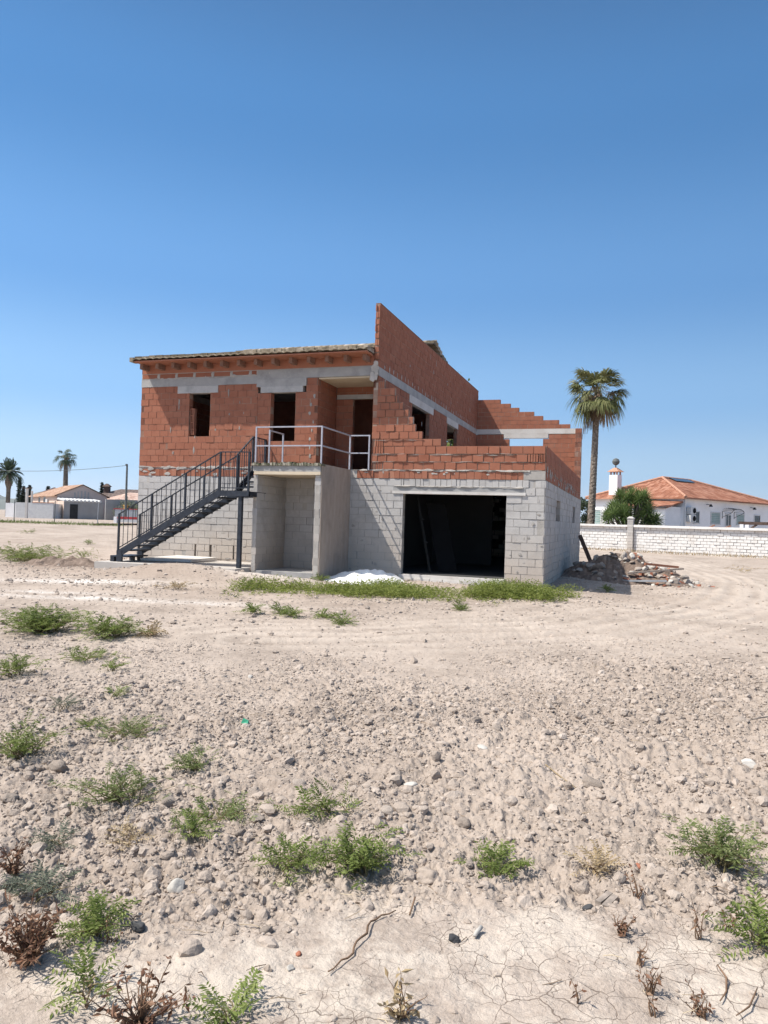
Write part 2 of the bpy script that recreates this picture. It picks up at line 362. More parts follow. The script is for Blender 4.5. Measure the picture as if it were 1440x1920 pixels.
def build_ground():
    th = np.concatenate([np.linspace(-45, 45, 1100), np.linspace(45, 315, 92)[1:-1]])
    th = np.radians(th)
    r = [0.5]
    while r[-1] < 7000:
        k = .0100 if r[-1] < 1.8 else .0036 if r[-1] < 8 else .0070 if r[-1] < 16 else (.013 if r[-1] < 70 else .09)
        r.append(r[-1]*(1+k))
    r = np.array(r); nr, na = len(r), len(th)
    Rr, Tt = np.meshgrid(r, th, indexing='ij')
    hx = FX*np.cos(Tt)+RX*np.sin(Tt); hy = FY*np.cos(Tt)+RY*np.sin(Tt)
    X = CAM[0]+Rr*hx; Y = CAM[1]+Rr*hy
    Z = ground_z(X, Y)
    V = np.stack([X, Y, Z], -1).reshape(-1, 3)
    i = np.arange(nr-1)[:, None]; j = np.arange(na)[None, :]; j2 = (j+1) % na
    F = np.stack([i*na+j, (i+1)*na+j, (i+1)*na+j2, i*na+j2], -1).reshape(-1, 4)[:, ::-1]
    s, t, clod = zones(X, Y)
    # marks lying on the soil: chalky patches, brown earth, tyre lane
    chalk = .9*gauss(X, Y, -9.7, -5.1, 1.7, .42, .35)+.7*gauss(X, Y, -7.3, -7.7, 2.6, .28, .22)+.55*gauss(X, Y, -8.8, -7.2, 1.2, .22, .25)
    chalk = chalk*(.55+1.1*vnoise(X*3, Y*3, 71))
    chalk = chalk+.55*gauss(X, Y, -6.4, -2.7, 1.6, .45)
    brown = .8*gauss(X, Y, -12.7, -2.6, 1.8, .9)+.5*gauss(X, Y, -9, -3.6, 3.5, .5)+.25*sst(.55, .8, vnoise(X*.35, Y*.35, 77))*sst(8, 12, s)
    trd = np.abs(seg_dist(X, Y, TR)); lane = np.exp(-(trd/1.7)**4)*sst(8, 10, s)*np.clip(.55+.45*np.cos(trd*2*pi/.47+2.5*fbm(X*.5, Y*.5, 53, 3)), 0, 1)*np.clip(.75+.9*fbm(X*.6, Y*.6, 57, 3), 0, 1)
    crust = (1-clod)*(1-sst(3.4, 4.4, s))
    o = mesh_np("ground", V, F, m_ground, vattr=dict(clod=clod.ravel(), chalk=np.clip(chalk, 0, 1).ravel(), brown=np.clip(brown, 0, 1).ravel(), lane=lane.ravel(), crust=crust.ravel()), smooth=True)
    tagp(o, "pale dry earth of the building plot, cloddy and cracked", "ground", kind="structure")
k = NT("dry_earth", .95, .1)
n1 = k.noise(1.1, 6, .62); n2 = k.noise(9, 6, .65); n3 = k.noise(70, 5, .6)
n0 = k.noise(.28, 5, .65)
f = k.math('ADD', k.math('MULTIPLY', n1, .38), k.math('ADD', k.math('MULTIPLY', n2, .34), k.math('MULTIPLY', n3, .28)))
f = k.math('ADD', f, k.math('MULTIPLY', k.math('SUBTRACT', n0, .45), .42))
f = k.math('ADD', f, k.math('MULTIPLY', k.math('SUBTRACT', k.noise(24, 4, .7), .5), .30))
c = k.ramp(f, [(.36, (.25, .203, .168)), (.52, (.378, .314, .263)), (.66, (.455, .384, .326)), (.80, (.55, .478, .412))])
c = k.mix(k.math('MULTIPLY', k.attr("clod"), .22), c, (.25, .20, .163))
cr = k.ramp(k.math('ADD', k.noise(3.2, 6, .68), k.math('MULTIPLY', k.noise(28, 3), .14)), [(.52, 0), (.64, 1)])
c = k.mix(k.math('MULTIPLY', cr, k.math('MULTIPLY', k.attr("crust"), .72)), c, (.555, .485, .412))
c = k.mix(k.math('MULTIPLY', k.attr("lane"), .62), c, (.53, .455, .385))
c = k.mix(k.math('MULTIPLY', k.attr("brown"), k.ramp(n2, [(.3, .35), (.65, 1)])), c, (.255, .19, .15))
c = k.mix(k.math('MULTIPLY', k.attr("chalk"), k.ramp(n2, [(.35, .2), (.6, 1)])), c, (.72, .69, .65))
# drying cracks in the crust near the front
def warp(sc, am):
    wv = k.n("ShaderNodeTexNoise"); wv.inputs["Scale"].default_value = sc; wv.inputs["Detail"].default_value = 3; k.l(k.tc.outputs["Object"], wv.inputs["Vector"])
    vm = k.n("ShaderNodeVectorMath", operation='MULTIPLY_ADD'); k.l(wv.outputs["Color"], vm.inputs[0]); vm.inputs[1].default_value = (am, am, 0); k.l(k.tc.outputs["Object"], vm.inputs[2]); return vm.outputs[0]
def vor(sc, v):
    x = k.n("ShaderNodeTexVoronoi", feature='DISTANCE_TO_EDGE', voronoi_dimensions='2D'); x.inputs["Scale"].default_value = sc; k.l(v, x.inputs["Vector"]); return x.outputs["Distance"]
w1 = warp(9, .10)
d1 = k.math('DIVIDE', vor(8.5, w1), 8.5); d2 = k.math('DIVIDE', vor(20, w1), 20)
th1 = k.math('MULTIPLY', k.ramp(k.noise(2.6, 4), [(.42, 0), (.66, 1)]), .0026)
e1 = k.math('LESS_THAN', d1, th1)
e2 = k.math('MULTIPLY', k.math('LESS_THAN', d2, .0008), k.ramp(k.noise(4.5, 3), [(.5, 0), (.56, 1)]))
crk = k.math('MULTIPLY', k.math('MAXIMUM', e1, e2), k.ramp(k.attr("crust"), [(.12, 0), (.4, 1)]))
c = k.mix(k.math('MULTIPLY', crk, .75), c, (.12, .09, .07))
h = k.math('ADD', k.math('MULTIPLY', n2, .9), k.math('ADD', k.math('MULTIPLY', n3, .35), k.math('MULTIPLY', k.noise(28, 6, .7), .5)))
h = k.math('SUBTRACT', h, k.math('MULTIPLY', crk, .8))
k.bump(h, .9, .022)
m_ground = k.out(c)
build_ground()

# ------------------------------------------------------------------ masonry
def cut(a, b, z0, z1, ops):
    iv = [(a, b)]
    for (o0, o1, q0, q1) in ops:
        if q1 <= z0+.03 or q0 >= z1-.03: continue
        nw = []
        for (p, q) in iv:
            if o1 <= p or o0 >= q: nw.append((p, q)); continue
            if o0 > p: nw.append((p, o0))
            if o1 < q: nw.append((o1, q))
        iv = nw
    return iv
def masonry(mb, O, U, N, u0, u1, zs, L, t, ops=(), joint=.016, jn=.005, core=.012, stag=.5, profile=None, miu=0, mic=1, gap=0.0, endhollow=None, tone=(.52, .055), lenjit=0.0):
    """courses of real units (through the wall) with a recessed mortar core; u along the wall, N outward"""
    O = np.array(O, float); U = np.array(U, float); N = np.array(N, float)
    def P(u, n, z): return O+U*u+N*n+np.array((0, 0, z))
    def hexa(ua, ub, na, nb, za, zb, tn, mi, sk=0):
        mb.hexa([P(ua, nb, za), P(ub, nb+sk, za), P(ub, na, za), P(ua, na, za), P(ua, nb, zb), P(ub, nb+sk, zb), P(ub, na, zb), P(ua, na, zb)], tn, mi)
    for ci, (z0, h) in enumerate(zs):
        a, b = (u0, u1) if profile is None else profile(ci, z0)
        if b-a < .05: continue
        off = (stag*L if ci % 2 else 0)+rng.normal(0, .012)
        for (p, q) in cut(a, b, z0, z0+h, ops):
            hexa(p+.006, q-.006, -t+core, -core, z0-.001, z0+h-.001, rng.normal(.5, .2), mic)
            x = p-((p-off) % L) if p > a+1e-6 or off else p
            while x < q-1e-4:
                Lj = L*(1+rng.normal(0, lenjit)) if lenjit else L
                xa, xb = max(x, p), min(x+Lj, q); x += Lj
                if xb-xa < .045: continue
                jj = joint*rng.uniform(.45, 1.35)/2; jz = joint*rng.uniform(.5, 1.3)/2
                dn = rng.normal(0, jn); tn = rng.normal(*tone)
                if rng.random() < gap: dn -= .02
                dn = max(dn, -core*.55)
                ea = endhollow and endhollow(ci, xa, xb)
                if ea:
                    w = (xb-xa-2*jj); nb_ = 4; bw = w/nb_
                    for q_ in range(nb_):
                        hexa(xa+jj+q_*bw+.006, xa+jj+(q_+1)*bw-.012, -t*.5, dn, z0+jz, z0+h-jz, tn+rng.normal(0, .04), miu)
                else:
                    hexa(xa+jj, xb-jj, -t-dn, dn, z0+jz, z0+h-jz, tn, miu, rng.normal(0, jn*.5))
def courses(z0, z1, n): h = (z1-z0)/n; return [(z0+i*h, h) for i in range(n)]
def rough_strip(mb, O, U, N, u0, u1, z, hz, dn, step=.06, tone=.6, seed=0, wob=.012):
    """squeezed-out mortar along a joint"""
    O = np.array(O, float); U = np.array(U, float); N = np.array(N, float)
    us = np.arange(u0, u1+step, step); k = len(us)
    zz = z+wob*fbm(us*3+seed, us*0+seed, seed, 3); hh = hz*np.clip(.55+1.3*fbm(us*5+seed*3.1, us*0+1, seed+5, 3), .05, 2)
    dd = dn*np.clip(.6+1.2*fbm(us*6, us*0+seed, seed+9, 3), .1, 2)
    V = []
    for i in range(k):
        for (n, z_) in ((-.02, zz[i]-hh[i]), (dd[i], zz[i]-hh[i]*.5), (dd[i]*.8, zz[i]+hh[i]*.6), (-.02, zz[i]+hh[i])):
            V.append(O+U*us[i]+N*n+np.array((0, 0, z_)))
    Fs = [(i*4+j, i*4+j+1, i*4+j+5, i*4+j+4) for i in range(k-1) for j in range(3)]
    mb.add(V, Fs, tone, 0)
def patch(mb, O, U, N, u, z, su, sz, dn=.006, tone=.5, n=11):
    """a smear of mortar on a face"""
    O = np.array(O, float); U = np.array(U, float); N = np.array(N, float)
    V = [O+U*u+N*(dn+.004)+np.array((0, 0, z))]; ph = rng.uniform(0, 6)
    for i in range(n):
        a = 2*pi*i/n; r = .65+.5*rng.random()
        V.append(O+U*(u+su*r*cos(a))+N*dn+np.array((0, 0, z+sz*r*sin(a))))
    mb.add(V, [(0, 1+i, 1+(i+1) % n) for i in range(n)], tone, 0)

# ------------------------------------------------------------------ the unfinished house
house = empty("unfinished_house", (-6, 6, 0), label="half-built two-storey house of bare red brick over grey concrete block", cat="house")
HP = (-6, 6, 0)
def hb(mb, name, mats, parent=house, smooth=False, label=None):
    o = mb.build(name, mats, None, smooth, loc=HP if parent is house else None)
    if parent is house: o.location = (0, 0, 0)
    o.parent = parent
    if parent is not house:
        o.matrix_parent_inverse = mathutils.Matrix.Identity(4)
    if label: o['label'] = label
    return o
def hsub(mb, name, mats, parent, smooth=False):
    o = mb.build(name, mats, None, smooth, loc=HP); o.location = (0, 0, 0); o.parent = parent; return o
X_, Y_, Z_ = (1, 0, 0), (0, 1, 0), (0, 0, 1); FN = (0, -1, 0)
XL, XT0, XT1, YB = -12.16, -4.68, -4.545, 13.46
ZB = [(-.26+.2*i, .2) for i in range(14)]                    # block courses up to 2.54
mm_b = [m_block, m_mortar]; mm_r = [m_brick, m_bmortar]
# --- ground-floor block walls
w = MB()
holes = [(-10.12, -10.07, .30, .42), (-9.62, -9.55, .28, .40), (-8.84, -8.80, .3, .42)]
masonry(w, (0, 0, 0), X_, FN, XL, -5.3, ZB, .4, .2, holes, gap=.03)
hb(w, "block_wall", mm_b, label="sunlit grey block wall behind the steel staircase")
w = MB()
masonry(w, (0, 0, 0), X_, FN, -5.3, -3.74, ZB[:13]+[(2.34, .2)], .4, .2, (), gap=.03)
masonry(w, (0, 0, 0), X_, FN, -.985, -.02, ZB[:12], .4, .2, (), gap=.03, lenjit=.05)
masonry(w, (0, 0, 0), X_, FN, -.5, -.02, ZB[12:13], .25, .2)
masonry(w, (0, 0, 0), X_, FN, -3.74, -.02, ZB[13:14], .155, .2, jn=.008, lenjit=.12, gap=.08)
masonry(w, (0, 0, 0), X_, FN, -4.05, -3.74, ZB[12:13], .3, .2)
hb(w, "block_wall", mm_b, label="grey block wall around the garage opening")
w = MB()
gw = [(2.85, 4.2, 1.54, 2.13), (9.24, 10.4, 1.54, 2.13)]
masonry(w, (0, 0, 0), Y_, X_, .0, YB+.2, ZB, .4, .2, gw, gap=.02)
hb(w, "block_wall", mm_b, label="shaded grey block side wall with two slit windows")
w = MB()
masonry(w, (0, YB, 0), X_, (0, 1, 0), XL, -.2, ZB, .4, .2, (), core=.008)
masonry(w, (XL, 0, 0), Y_, (-1, 0, 0), .2, YB, ZB, .4, .2, (), core=.008)
masonry(w, (XT0, 0, 0), Y_, X_, .2, YB, ZB, .4, .15, (), core=.008)
hb(w, "block_wall", mm_b)
s = MB()
for i in range(34):
    uu = rng.choice([rng.uniform(-.95, -.05), rng.uniform(-5.2, -3.8)]); patch(s, (0, 0, 0), X_, FN, uu, .04+.2*rng.integers(0, 12)+rng.normal(0, .03), rng.uniform(.015, .06), rng.uniform(.012, .05), .008, rng.uniform(.1, .8))
for i in range(30): patch(s, (0, 0, 0), X_, FN, rng.uniform(XL+.1, -7.3), .14+.2*rng.integers(0, 12)+rng.normal(0, .02), rng.uniform(.02, .12), rng.uniform(.01, .035), .007, rng.uniform(.1, .7))
hb(s, "mortar_squeeze", m_mortar)
# garage lintel
g = MB(); g.box((-4.03, -.012, 2.215), (-.5, .19, 2.345), .35); hb(g, "lintel", m_conc)
g = MB(); g.box((-4.04, -.03, 2.14), (-.49, .2, 2.212), .8); hb(g, "lintel_plank", m_pale)
g = MB()
for i in range(3): rough_strip(g, (0, -.012, 0), X_, FN, -4.0, -.55, 2.345-.012*i, .014, .028, .05, .62, 3+i)
hb(g, "mortar_squeeze", m_mortar)
# garage floor, threshold and footing
f = MB(); f.box((XT0, .02, -.3), (-.2, YB, 0.0), .3); hb(f, "garage_floor", m_dark)  # floor colour darkened to stand for the garage shade
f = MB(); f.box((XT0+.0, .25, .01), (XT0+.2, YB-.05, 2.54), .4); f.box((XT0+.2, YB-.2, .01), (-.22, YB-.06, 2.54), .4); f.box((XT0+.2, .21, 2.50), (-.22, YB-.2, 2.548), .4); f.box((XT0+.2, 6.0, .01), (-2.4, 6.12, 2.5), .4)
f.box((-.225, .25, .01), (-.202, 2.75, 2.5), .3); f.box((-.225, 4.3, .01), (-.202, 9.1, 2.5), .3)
hb(f, "garage_shade_lining", m_dark)  # added dark sheets over the grey blocks, painted as interior shade
f = MB()
x = -3.8
while x < -.95:
    l = min(rng.uniform(.3, .5), -.95-x); f.box((x+.01, -.12-rng.uniform(0, .02), -.34), (x+l-.01, .02, -.105+rng.uniform(0, .01)), rng.normal(.55, .2)); x += l
f.box((-3.78, -.1, -.1), (-.97, .02, -.008), .75)
hb(f, "threshold", m_pale)
f = MB()
x = -7.3
while x < .1:
    if not (-3.82 < x < -.95):
        l = rng.uniform(.18, .4); y1 = -2.0 if x < -5.3 else 0
        d = rng.uniform(.04, .22) if x < -5.3 else rng.uniform(.02, .07)
        f.box((x+.01, y1-d, -.5), (min(x+l, .05), y1+.05, -.05-rng.uniform(0, .14)), rng.normal(.6, .2))
        x += l
    else: x += .1
hb(f, "footing", m_pale)
# --- floor slab edge with red soldier bricks
s = MB()
for (a, b) in ((-5.08, -.56), (XL, -7.2)):
    x = a
    while x < b-.02:
        l = min(rng.choice([.12, .15, .15, .2]), b-x)
        s.box((x+.004, .06, 2.545), (x+l-.004, -.004+rng.normal(0, .008), 2.755-rng.uniform(0, .035)*(rng.random() < .6)), rng.normal(.55, .16), 0); x += l
    s.box((a, .02, 2.54), (b, .2, 2.775), .6, 1)
s.box((-.56, -.006, 2.545), (-.015, .2, 2.77), .4, 1); s.box((-5.3, -.004, 2.545), (-5.08, .2, 2.77), .75, 1)
hb(s, "slab_edge", [m_brick, m_mortar])
s = MB()
rough_strip(s, (0, 0, 0), X_, FN, XL, -7.3, 2.80, .055, .02, .07, .5, 21, .02)
for i in range(26): patch(s, (0, 0, 0), X_, FN, rng.uniform(XL, -7.5), rng.uniform(2.56, 2.84), rng.uniform(.04, .16), rng.uniform(.02, .06), .012, rng.uniform(.3, .7))
rough_strip(s, (0, 0, 0), X_, FN, -5.2, -.4, 2.765, .03, .03, .05, .55, 23, .015)
for i in range(16): patch(s, (0, 0, 0), X_, FN, rng.uniform(-5.0, -.6), rng.uniform(2.66, 2.76), rng.uniform(.03, .1), rng.uniform(.012, .03), .014, rng.uniform(.3, .8))
hb(s, "mortar_squeeze", m_mortar)
s = MB(); s.box((XL+.2, .2, 2.55), (XT0, YB, 2.775), .3); s.box((XT0, .2, 2.55), (-.2, YB, 2.775), .3); s.box((XL+.2, .2, 5.42), (XT0, YB, 5.58), .35)
hb(s, "concrete_slab", m_conc)
# --- upper brick walls
ZR = courses(2.78, 5.34, 13)
w = MB()
win = [(-10.46, -9.76, 3.76, 5.0), (-7.77, -7.01, 3.70, 4.95)]
zl = courses(2.78, 5.22, 13)
def eh(ci, a, b): return (a < XL+.02 and ci % 2 == 1) or (ci % 2 == 0 and b > -6.34)
masonry(w, (0, 0, 0), X_, FN, XL, -8.2, zl, .29, .2, win, endhollow=eh, gap=.012, joint=.012, core=.008)
masonry(w, (0, 0, 0), X_, FN, -8.2, -6.32, ZR, .29, .2  , win+[(-8.2, -6.68, 4.95, 5.34)], endhollow=eh, gap=.015, joint=.012, core=.008)
hb(w, "brick_wall", mm_r, label="red brick front wall with two empty window openings")
w = MB()
masonry(w, (-6.32, 0, 0), Y_, X_, .0, 1.38, ZR, .29, .2)
masonry(w, (0, 1.38, 0), X_, FN, -6.32, XT0, ZR, .29, .15, [(-5.78, -4.85, 2.7, 4.95)])
hb(w, "brick_wall", mm_r, label="red brick wall inside the porch recess")
pl = MB(); pl.box((-6.3, 1.365, 4.95), (XT0, 1.5, 5.08), .7); hb(pl, "lintel", m_conc)
pl = MB(); pl.box((-6.31, .03, 5.30), (XT0, 1.37, 5.338), .5); hb(pl, "porch_ceiling", m_plank)
w = MB()
masonry(w, (XL, 0, 0), Y_, (-1, 0, 0), .0, YB, zl, .29, .2)
bw = [(-6.5, -4.95, 3.4, 5.15)]
masonry(w, (0, YB, 0), X_, (0, 1, 0), XL+.2, XT0, ZR, .29, .2, bw)
w.box((XL+.2, 4.2, 2.78), (-6.0, 4.32, 5.42), .1, 0); w.box((XL+.2, 7.6, 2.78), (XT0-.01, 7.72, 5.42), .1, 0)
hb(w, "brick_wall", mm_r)
# party wall standing above the roof
w = MB()
tw = [(3.3, 5.42, 3.85, 5.1), (8.0, 9.6, 3.9, 5.1)]
masonry(w, (XT1, 0, 0), Y_, X_, 0, YB+.17, ZR, .29, .135, tw, core=.008, jn=.003)
masonry(w, (XT1, 0, 0), Y_, X_, 0, YB+.17, courses(5.58, 7.30, 9), .29, .135, (), core=.008, jn=.003)
for z, h in courses(5.60, 7.28, 9):     # ragged toothing at the front end
    for q in range(3):
        x0 = XT0+.006+q*.043; w.box((x0, -rng.uniform(.0, .05), z+.01), (x0+.033, .1, z+h-rng.uniform(.01, .05)), rng.normal(.6, .12), 0)
w.box((XT0-.002, 0.002, 7.295), (XT1+.002, YB+.17, 7.318), .3, 1)
hb(w, "party_wall", mm_r, label="tall bare brick party wall rising above the roof")
b = MB(); b.box((XT0-.005, .0, 5.34), (XT1+.008, YB, 5.578), .5); hb(b, "ring_beam", m_conc)
b = MB(); b.box((XT0, 2.95, 5.1), (XT1+.016, 5.86, 5.335), .6); hb(b, "lintel", m_pale)
b = MB(); b.box((XT0, 7.85, 5.1), (XT1+.016, 9.75, 5.335), .6); hb(b, "lintel", m_pale)
s = MB()
for i in range(34):
    yy = .5+i*.38+rng.normal(0, .05); patch(s, (XT1+.003, 0, 0), Y_, X_, yy, 5.64+rng.uniform(0, .06), .02+rng.uniform(0, .03), .05+rng.uniform(0, .07), .006, rng.uniform(.5, .9))
for i in range(14): patch(s, (XT1+.003, 0, 0), Y_, X_, rng.uniform(.3, 12), rng.uniform(3.6, 7.0), rng.uniform(.02, .06), rng.uniform(.04, .16), .005, rng.uniform(.2, .6))
hb(s, "mortar_squeeze", m_mortar)
# front ring beam, lintels, bits above
b = MB(); b.box((XL-.0, -.010, 5.22), (-8.2, .2, 5.44), .42); b.box((-8.2, -.014, 5.345), (XT0, .2, 5.595), .45); b.box((XL, .2, 5.22), (XL+.2, YB, 5.44), .4); b.box((XL+.2, YB-.2, 5.34), (XT0, YB, 5.6), .4)
hb(b, "ring_beam", m_conc)
b = MB(); b.box((-10.87, -.02, 5.0), (-9.5, .2, 5.215), .7); hb(b, "lintel", m_conc)
b = MB(); b.box((-8.1, -.024, 4.95), (-6.78, .2, 5.12), .7); b.box((-8.24, -.016, 5.122), (-6.68, .2, 5.342), .5); hb(b, "lintel", m_conc)
s = MB()
x = XL
while x < -8.25:
    l = min(.62, -8.2-x); s.box((x+.03, -.004, 5.46+rng.uniform(0, .03)), (x+l-.06, .1, 5.60), rng.normal(.42, .1), 0); x += l
s.box((XL, .0, 5.442), (-8.2, .2, 5.62), .45, 1); s.box((-8.2, .0, 5.597), (XT0, .2, 5.62), .5, 1)
hb(s, "brick_infill", [m_brick, m_mortar])
s = MB()
for i in range(7): patch(s, (0, -.004, 0), X_, FN, XL+.62*(i+1)-.02, 5.52, .05, .07, .008, rng.uniform(.6, .8))
rough_strip(s, (0, -.002, 0), X_, FN, XL, -8.2, 5.46, .05, .016, .06, .62, 31, .02)
for i in range(14):
    uu = rng.uniform(XL+.2, -6.9); zz = rng.uniform(3.0, 5.0)
    if any(a-.05 < uu < b+.05 and c < zz < d for a, b, c, d in win): continue
    patch(s, (0, 0, 0), X_, FN, uu, zz, rng.uniform(.012, .035), rng.uniform(.04, .13), .007, rng.uniform(.0, .3))
for i in range(9): patch(s, (0, 0, 0), X_, FN, -6.52+rng.normal(0, .05), 2.9+i*.24, .02+.03*rng.random(), .06, .008, rng.uniform(.1, .5))
for z, h in courses(2.78, 3.41, 3)[1:]+ZR[:6:2]:
    rough_strip(s, (0, 0, 0), X_, FN, -4.65, -.1 if z < 3.4 else -3.2, z, .011, .012, .05, .1, int(z*100))
for i in range(10): patch(s, (XT0-.03, -.03, 0), X_, FN, rng.uniform(0, .15), rng.uniform(5.2, 5.75), .07, .09, .02+rng.uniform(0, .04), .8)
hb(s, "mortar_squeeze", m_mortar)
# hollow bricks left standing in the first window
s = MB()
for i in range(4):
    z = 3.765+i*.2
    for q in range(3): s.box((-10.455+q*.052, .06, z), (-10.43+q*.052, .19, z+.17), rng.normal(.7, .1))
    s.box((-10.455, .06, z+.17), (-10.32, .19, z+.192), .7)
hb(s, "loose_bricks", m_brick)
# --- stepped wall and parapet over the garage
w = MB()
ends = [-.0, -.0, -.0]
def prof0(ci, z): return (XT1+.0 if False else -4.69, -.02)
masonry(w, (0, 0, 0), X_, FN, -4.69, -.02, courses(2.78, 3.41, 3), .29, .135, (), jn=.012, core=.022, joint=.02, lenjit=.06, endhollow=lambda ci, a, b: (ci == 1 and b > -.3) or (a < -4.6 and ci != 1))
stp = [-2.74, -3.27, -3.46, -3.53, -3.66, -3.82, -3.99, -4.06, -4.36]
zs = [(3.41+i*.197, .197) for i in range(9)]
masonry(w, (0, 0, 0), X_, FN, -4.69, -2.7, zs, .27, .135, (), jn=.012, joint=.02, core=.018, profile=lambda ci, z: (-4.69, stp[ci]), lenjit=.05, endhollow=lambda ci, a, b: (a < -4.6 and ci % 2 == 0))
hb(w, "parapet", mm_r, label="stepped red brick parapet over the garage door")
w = MB()
zp = [(2.545, .22)]+courses(2.78, 3.41, 3)
masonry(w, (-.0, 0, 0), Y_, X_, .02, 13.1, zp, .29, .135, (), jn=.003, core=.006)
hb(w, "parapet", mm_r, label="shaded brick parapet on the side wall")
s = MB()
for i in range(60):
    yy = rng.uniform(.1, 12.5); patch(s, (.003, 0, 0), Y_, X_, yy, 2.62+rng.uniform(-.05, .22), rng.uniform(.03, .12), rng.uniform(.03, .13), .006, rng.uniform(.2, .75))
hb(s, "mortar_squeeze", m_mortar)
# --- rear wall of the terrace
w = MB()
masonry(w, (0, YB, 0), X_, FN, XT1, -.02, ZR, .29, .2, [(-3.09, -1.64, 3.9, 5.17), (-3.35, -1.4, 5.17, 5.36)], core=.006, jn=.002)
tops = [(5.58+i*.187, .187) for i in range(7)]
tx = [-.51, -.98, -1.66, -2.05, -2.70, -3.08, -3.53]
masonry(w, (0, YB, 0), X_, FN, XT1, 0, tops, .29, .2, (), core=.006, jn=.002, profile=lambda ci, z: (XT1, tx[ci]))
masonry(w, (0, 13.1, 0), X_, FN, -.27, .0, [(2.545, .22)]+ZR+[(5.34, .2)], .28, .36, (), core=.01, endhollow=lambda ci, a, b: True)
hb(w, "rear_wall", mm_r, label="rear terrace wall of red brick stepping down to the right")
b = MB(); b.box((XT1, YB-.008, 5.36), (-.275, YB+.2, 5.578), .65); hb(b, "ring_beam", m_pale)
b = MB(); b.box((-3.33, YB-.012, 5.18), (-1.42, YB+.2, 5.355), .7); hb(b, "lintel", m_pale)
# --- projecting store under the balcony
w = MB(); zn = [(.02+.2*i, .2) for i in range(12)]+[(2.42, .06)]
masonry(w, (-7.16, 0, 0), Y_, (-1, 0, 0), -2.0, 0, [(-.26, .28)]+zn, .4, .12, ())
masonry(w, (-5.29, 0, 0), Y_, X_, -2.0, 0, [(-.26, .28)]+zn, .4, .15, ())
masonry(w, (0, -.36, 0), X_, FN, -7.04, -5.44, zn, .4, .1, ())
hb(w, "block_wall", mm_b, label="block walls of the open store below the balcony")
w = MB(); w.box((-5.287, -1.985, -.3), (-5.262, -.002, 2.765), .5); hb(w, "plaster_panel", m_plaster)
w = MB(); w.box((-7.04, -1.98, -.2), (-5.44, -.4, .03), .4); hb(w, "store_floor", m_conc)
w = MB(); w.box((-7.17, -2.03, 2.565), (-5.29, .0, 2.71), .4); hb(w, "balcony_slab", m_conc)
w = MB(); w.box((-7.13, -2.045, 2.485), (-5.285, -.37, 2.562), .6); hb(w, "formwork_board", m_plank)
w = MB()
us = np.arange(-7.2, -5.26, .045)
for i, u in enumerate(us[:-1]):
    zt = 2.775+.02*rng.normal(); d = .05+.035*rng.random(); w.box((u, -2.0-d, 2.712), (us[i+1]+.01, -1.8, zt), rng.normal(.45, .3))
w.box((-7.17, -1.8, 2.712), (-5.29, 0, 2.77), .5)
hb(w, "balcony_edge", m_moss)
# --- white balcony railing
rl = MB()
for z in (3.70, 3.22):
    rl.bar((-7.13, -1.98, z), (-5.30, -1.98, z), .032); rl.bar((-5.30, -1.98, z), (-5.30, -.03, z), .032); rl.bar((-5.30, -.03, z), (-4.74, -.03, z), .032)
rl.bar((-7.1, -1.3, 3.70), (-7.1, -.5, 3.70), .032)
ral = hb(rl, "balcony_railing", m_white_steel)
for (a, b) in ((-7.13, -1.98), (-5.30, -1.98), (-5.30, -.03), (-4.74, -.03), (-7.1, -1.3), (-7.1, -.5)):
    q = MB(); q.bar((a, b, 2.76), (a, b, 3.715), .036); hsub(q, "post", m_white_steel, ral)
# --- roof
E0Y, E0Z, RFY, RFZ = -.62, 5.925, 6.6, 7.78
def roof_mesh(name, x0, x1, y0, z0, y1, z1, mat, parent, pitch=.235, rows=18, lip=.018):
    nx = int(round((x1-x0)/pitch))*6; xs = np.linspace(x0, x1, nx+1)
    prof = .034*np.abs(np.sin((xs-x0)/pitch*pi))**.8
    L = np.linspace(0, 1, rows+1); V = []; T = []
    jx = rng.normal(0, .006, (rows, nx//6+1))
    ys = []; 
    for r in range(rows):
        for e, up in ((L[r], lip), (L[r+1], 0.0)):
            y = y0+(y1-y0)*e; z = z0+(z1-z0)*e
            V.append(np.stack([xs, np.full_like(xs, y)-(.02*rng.random() if e == L[r] else 0), z+up+prof+np.repeat(jx[r], 6)[:nx+1]], -1))
    V = np.array(V); k = V.shape[0]; top = V.reshape(-1, 3); n = nx+1
    i = np.arange(k-1)[:, None]; j = np.arange(nx)[None, :]
    F = np.stack([i*n+j, i*n+j+1, (i+1)*n+j+1, (i+1)*n+j], -1).reshape(-1, 4)
    tn = np.clip(rng.normal(.5, .2, (k-1, nx//6+1)), 0, 1); tone = np.repeat(tn, 6, axis=1)[:, :nx].ravel()
    # underside and lip
    bot = top.copy(); bot[:, 2] -= .028; N = len(top)
    F2 = F[:, ::-1]+N
    jj = np.arange(nx); fl = np.stack([jj, jj+N, jj+1+N, jj+1], -1)
    ii = np.arange(k-1); el_ = np.stack([ii*n, (ii+1)*n, (ii+1)*n+N, ii*n+N], -1); er = np.stack([ii*n+nx, ii*n+nx+N, (ii+1)*n+nx+N, (ii+1)*n+nx], -1)
    FF = np.concatenate([F, F2, fl, el_, er]); tt = np.concatenate([tone, tone, np.full(len(fl)+len(el_)+len(er), .4)])
    o = mesh_np(name, np.concatenate([top, bot])-np.array(HP), FF, mat, parent, tone=tt)
    return o
rf = roof_mesh("roof", -12.05, XT0-.01, E0Y, E0Z, RFY, RFZ, m_rooftile, house)
o = roof_mesh("roof_slope", -12.05, XT0-.01, YB+.6, 6.0, RFY, RFZ, m_rooftile, rf, rows=14)
q = MB()
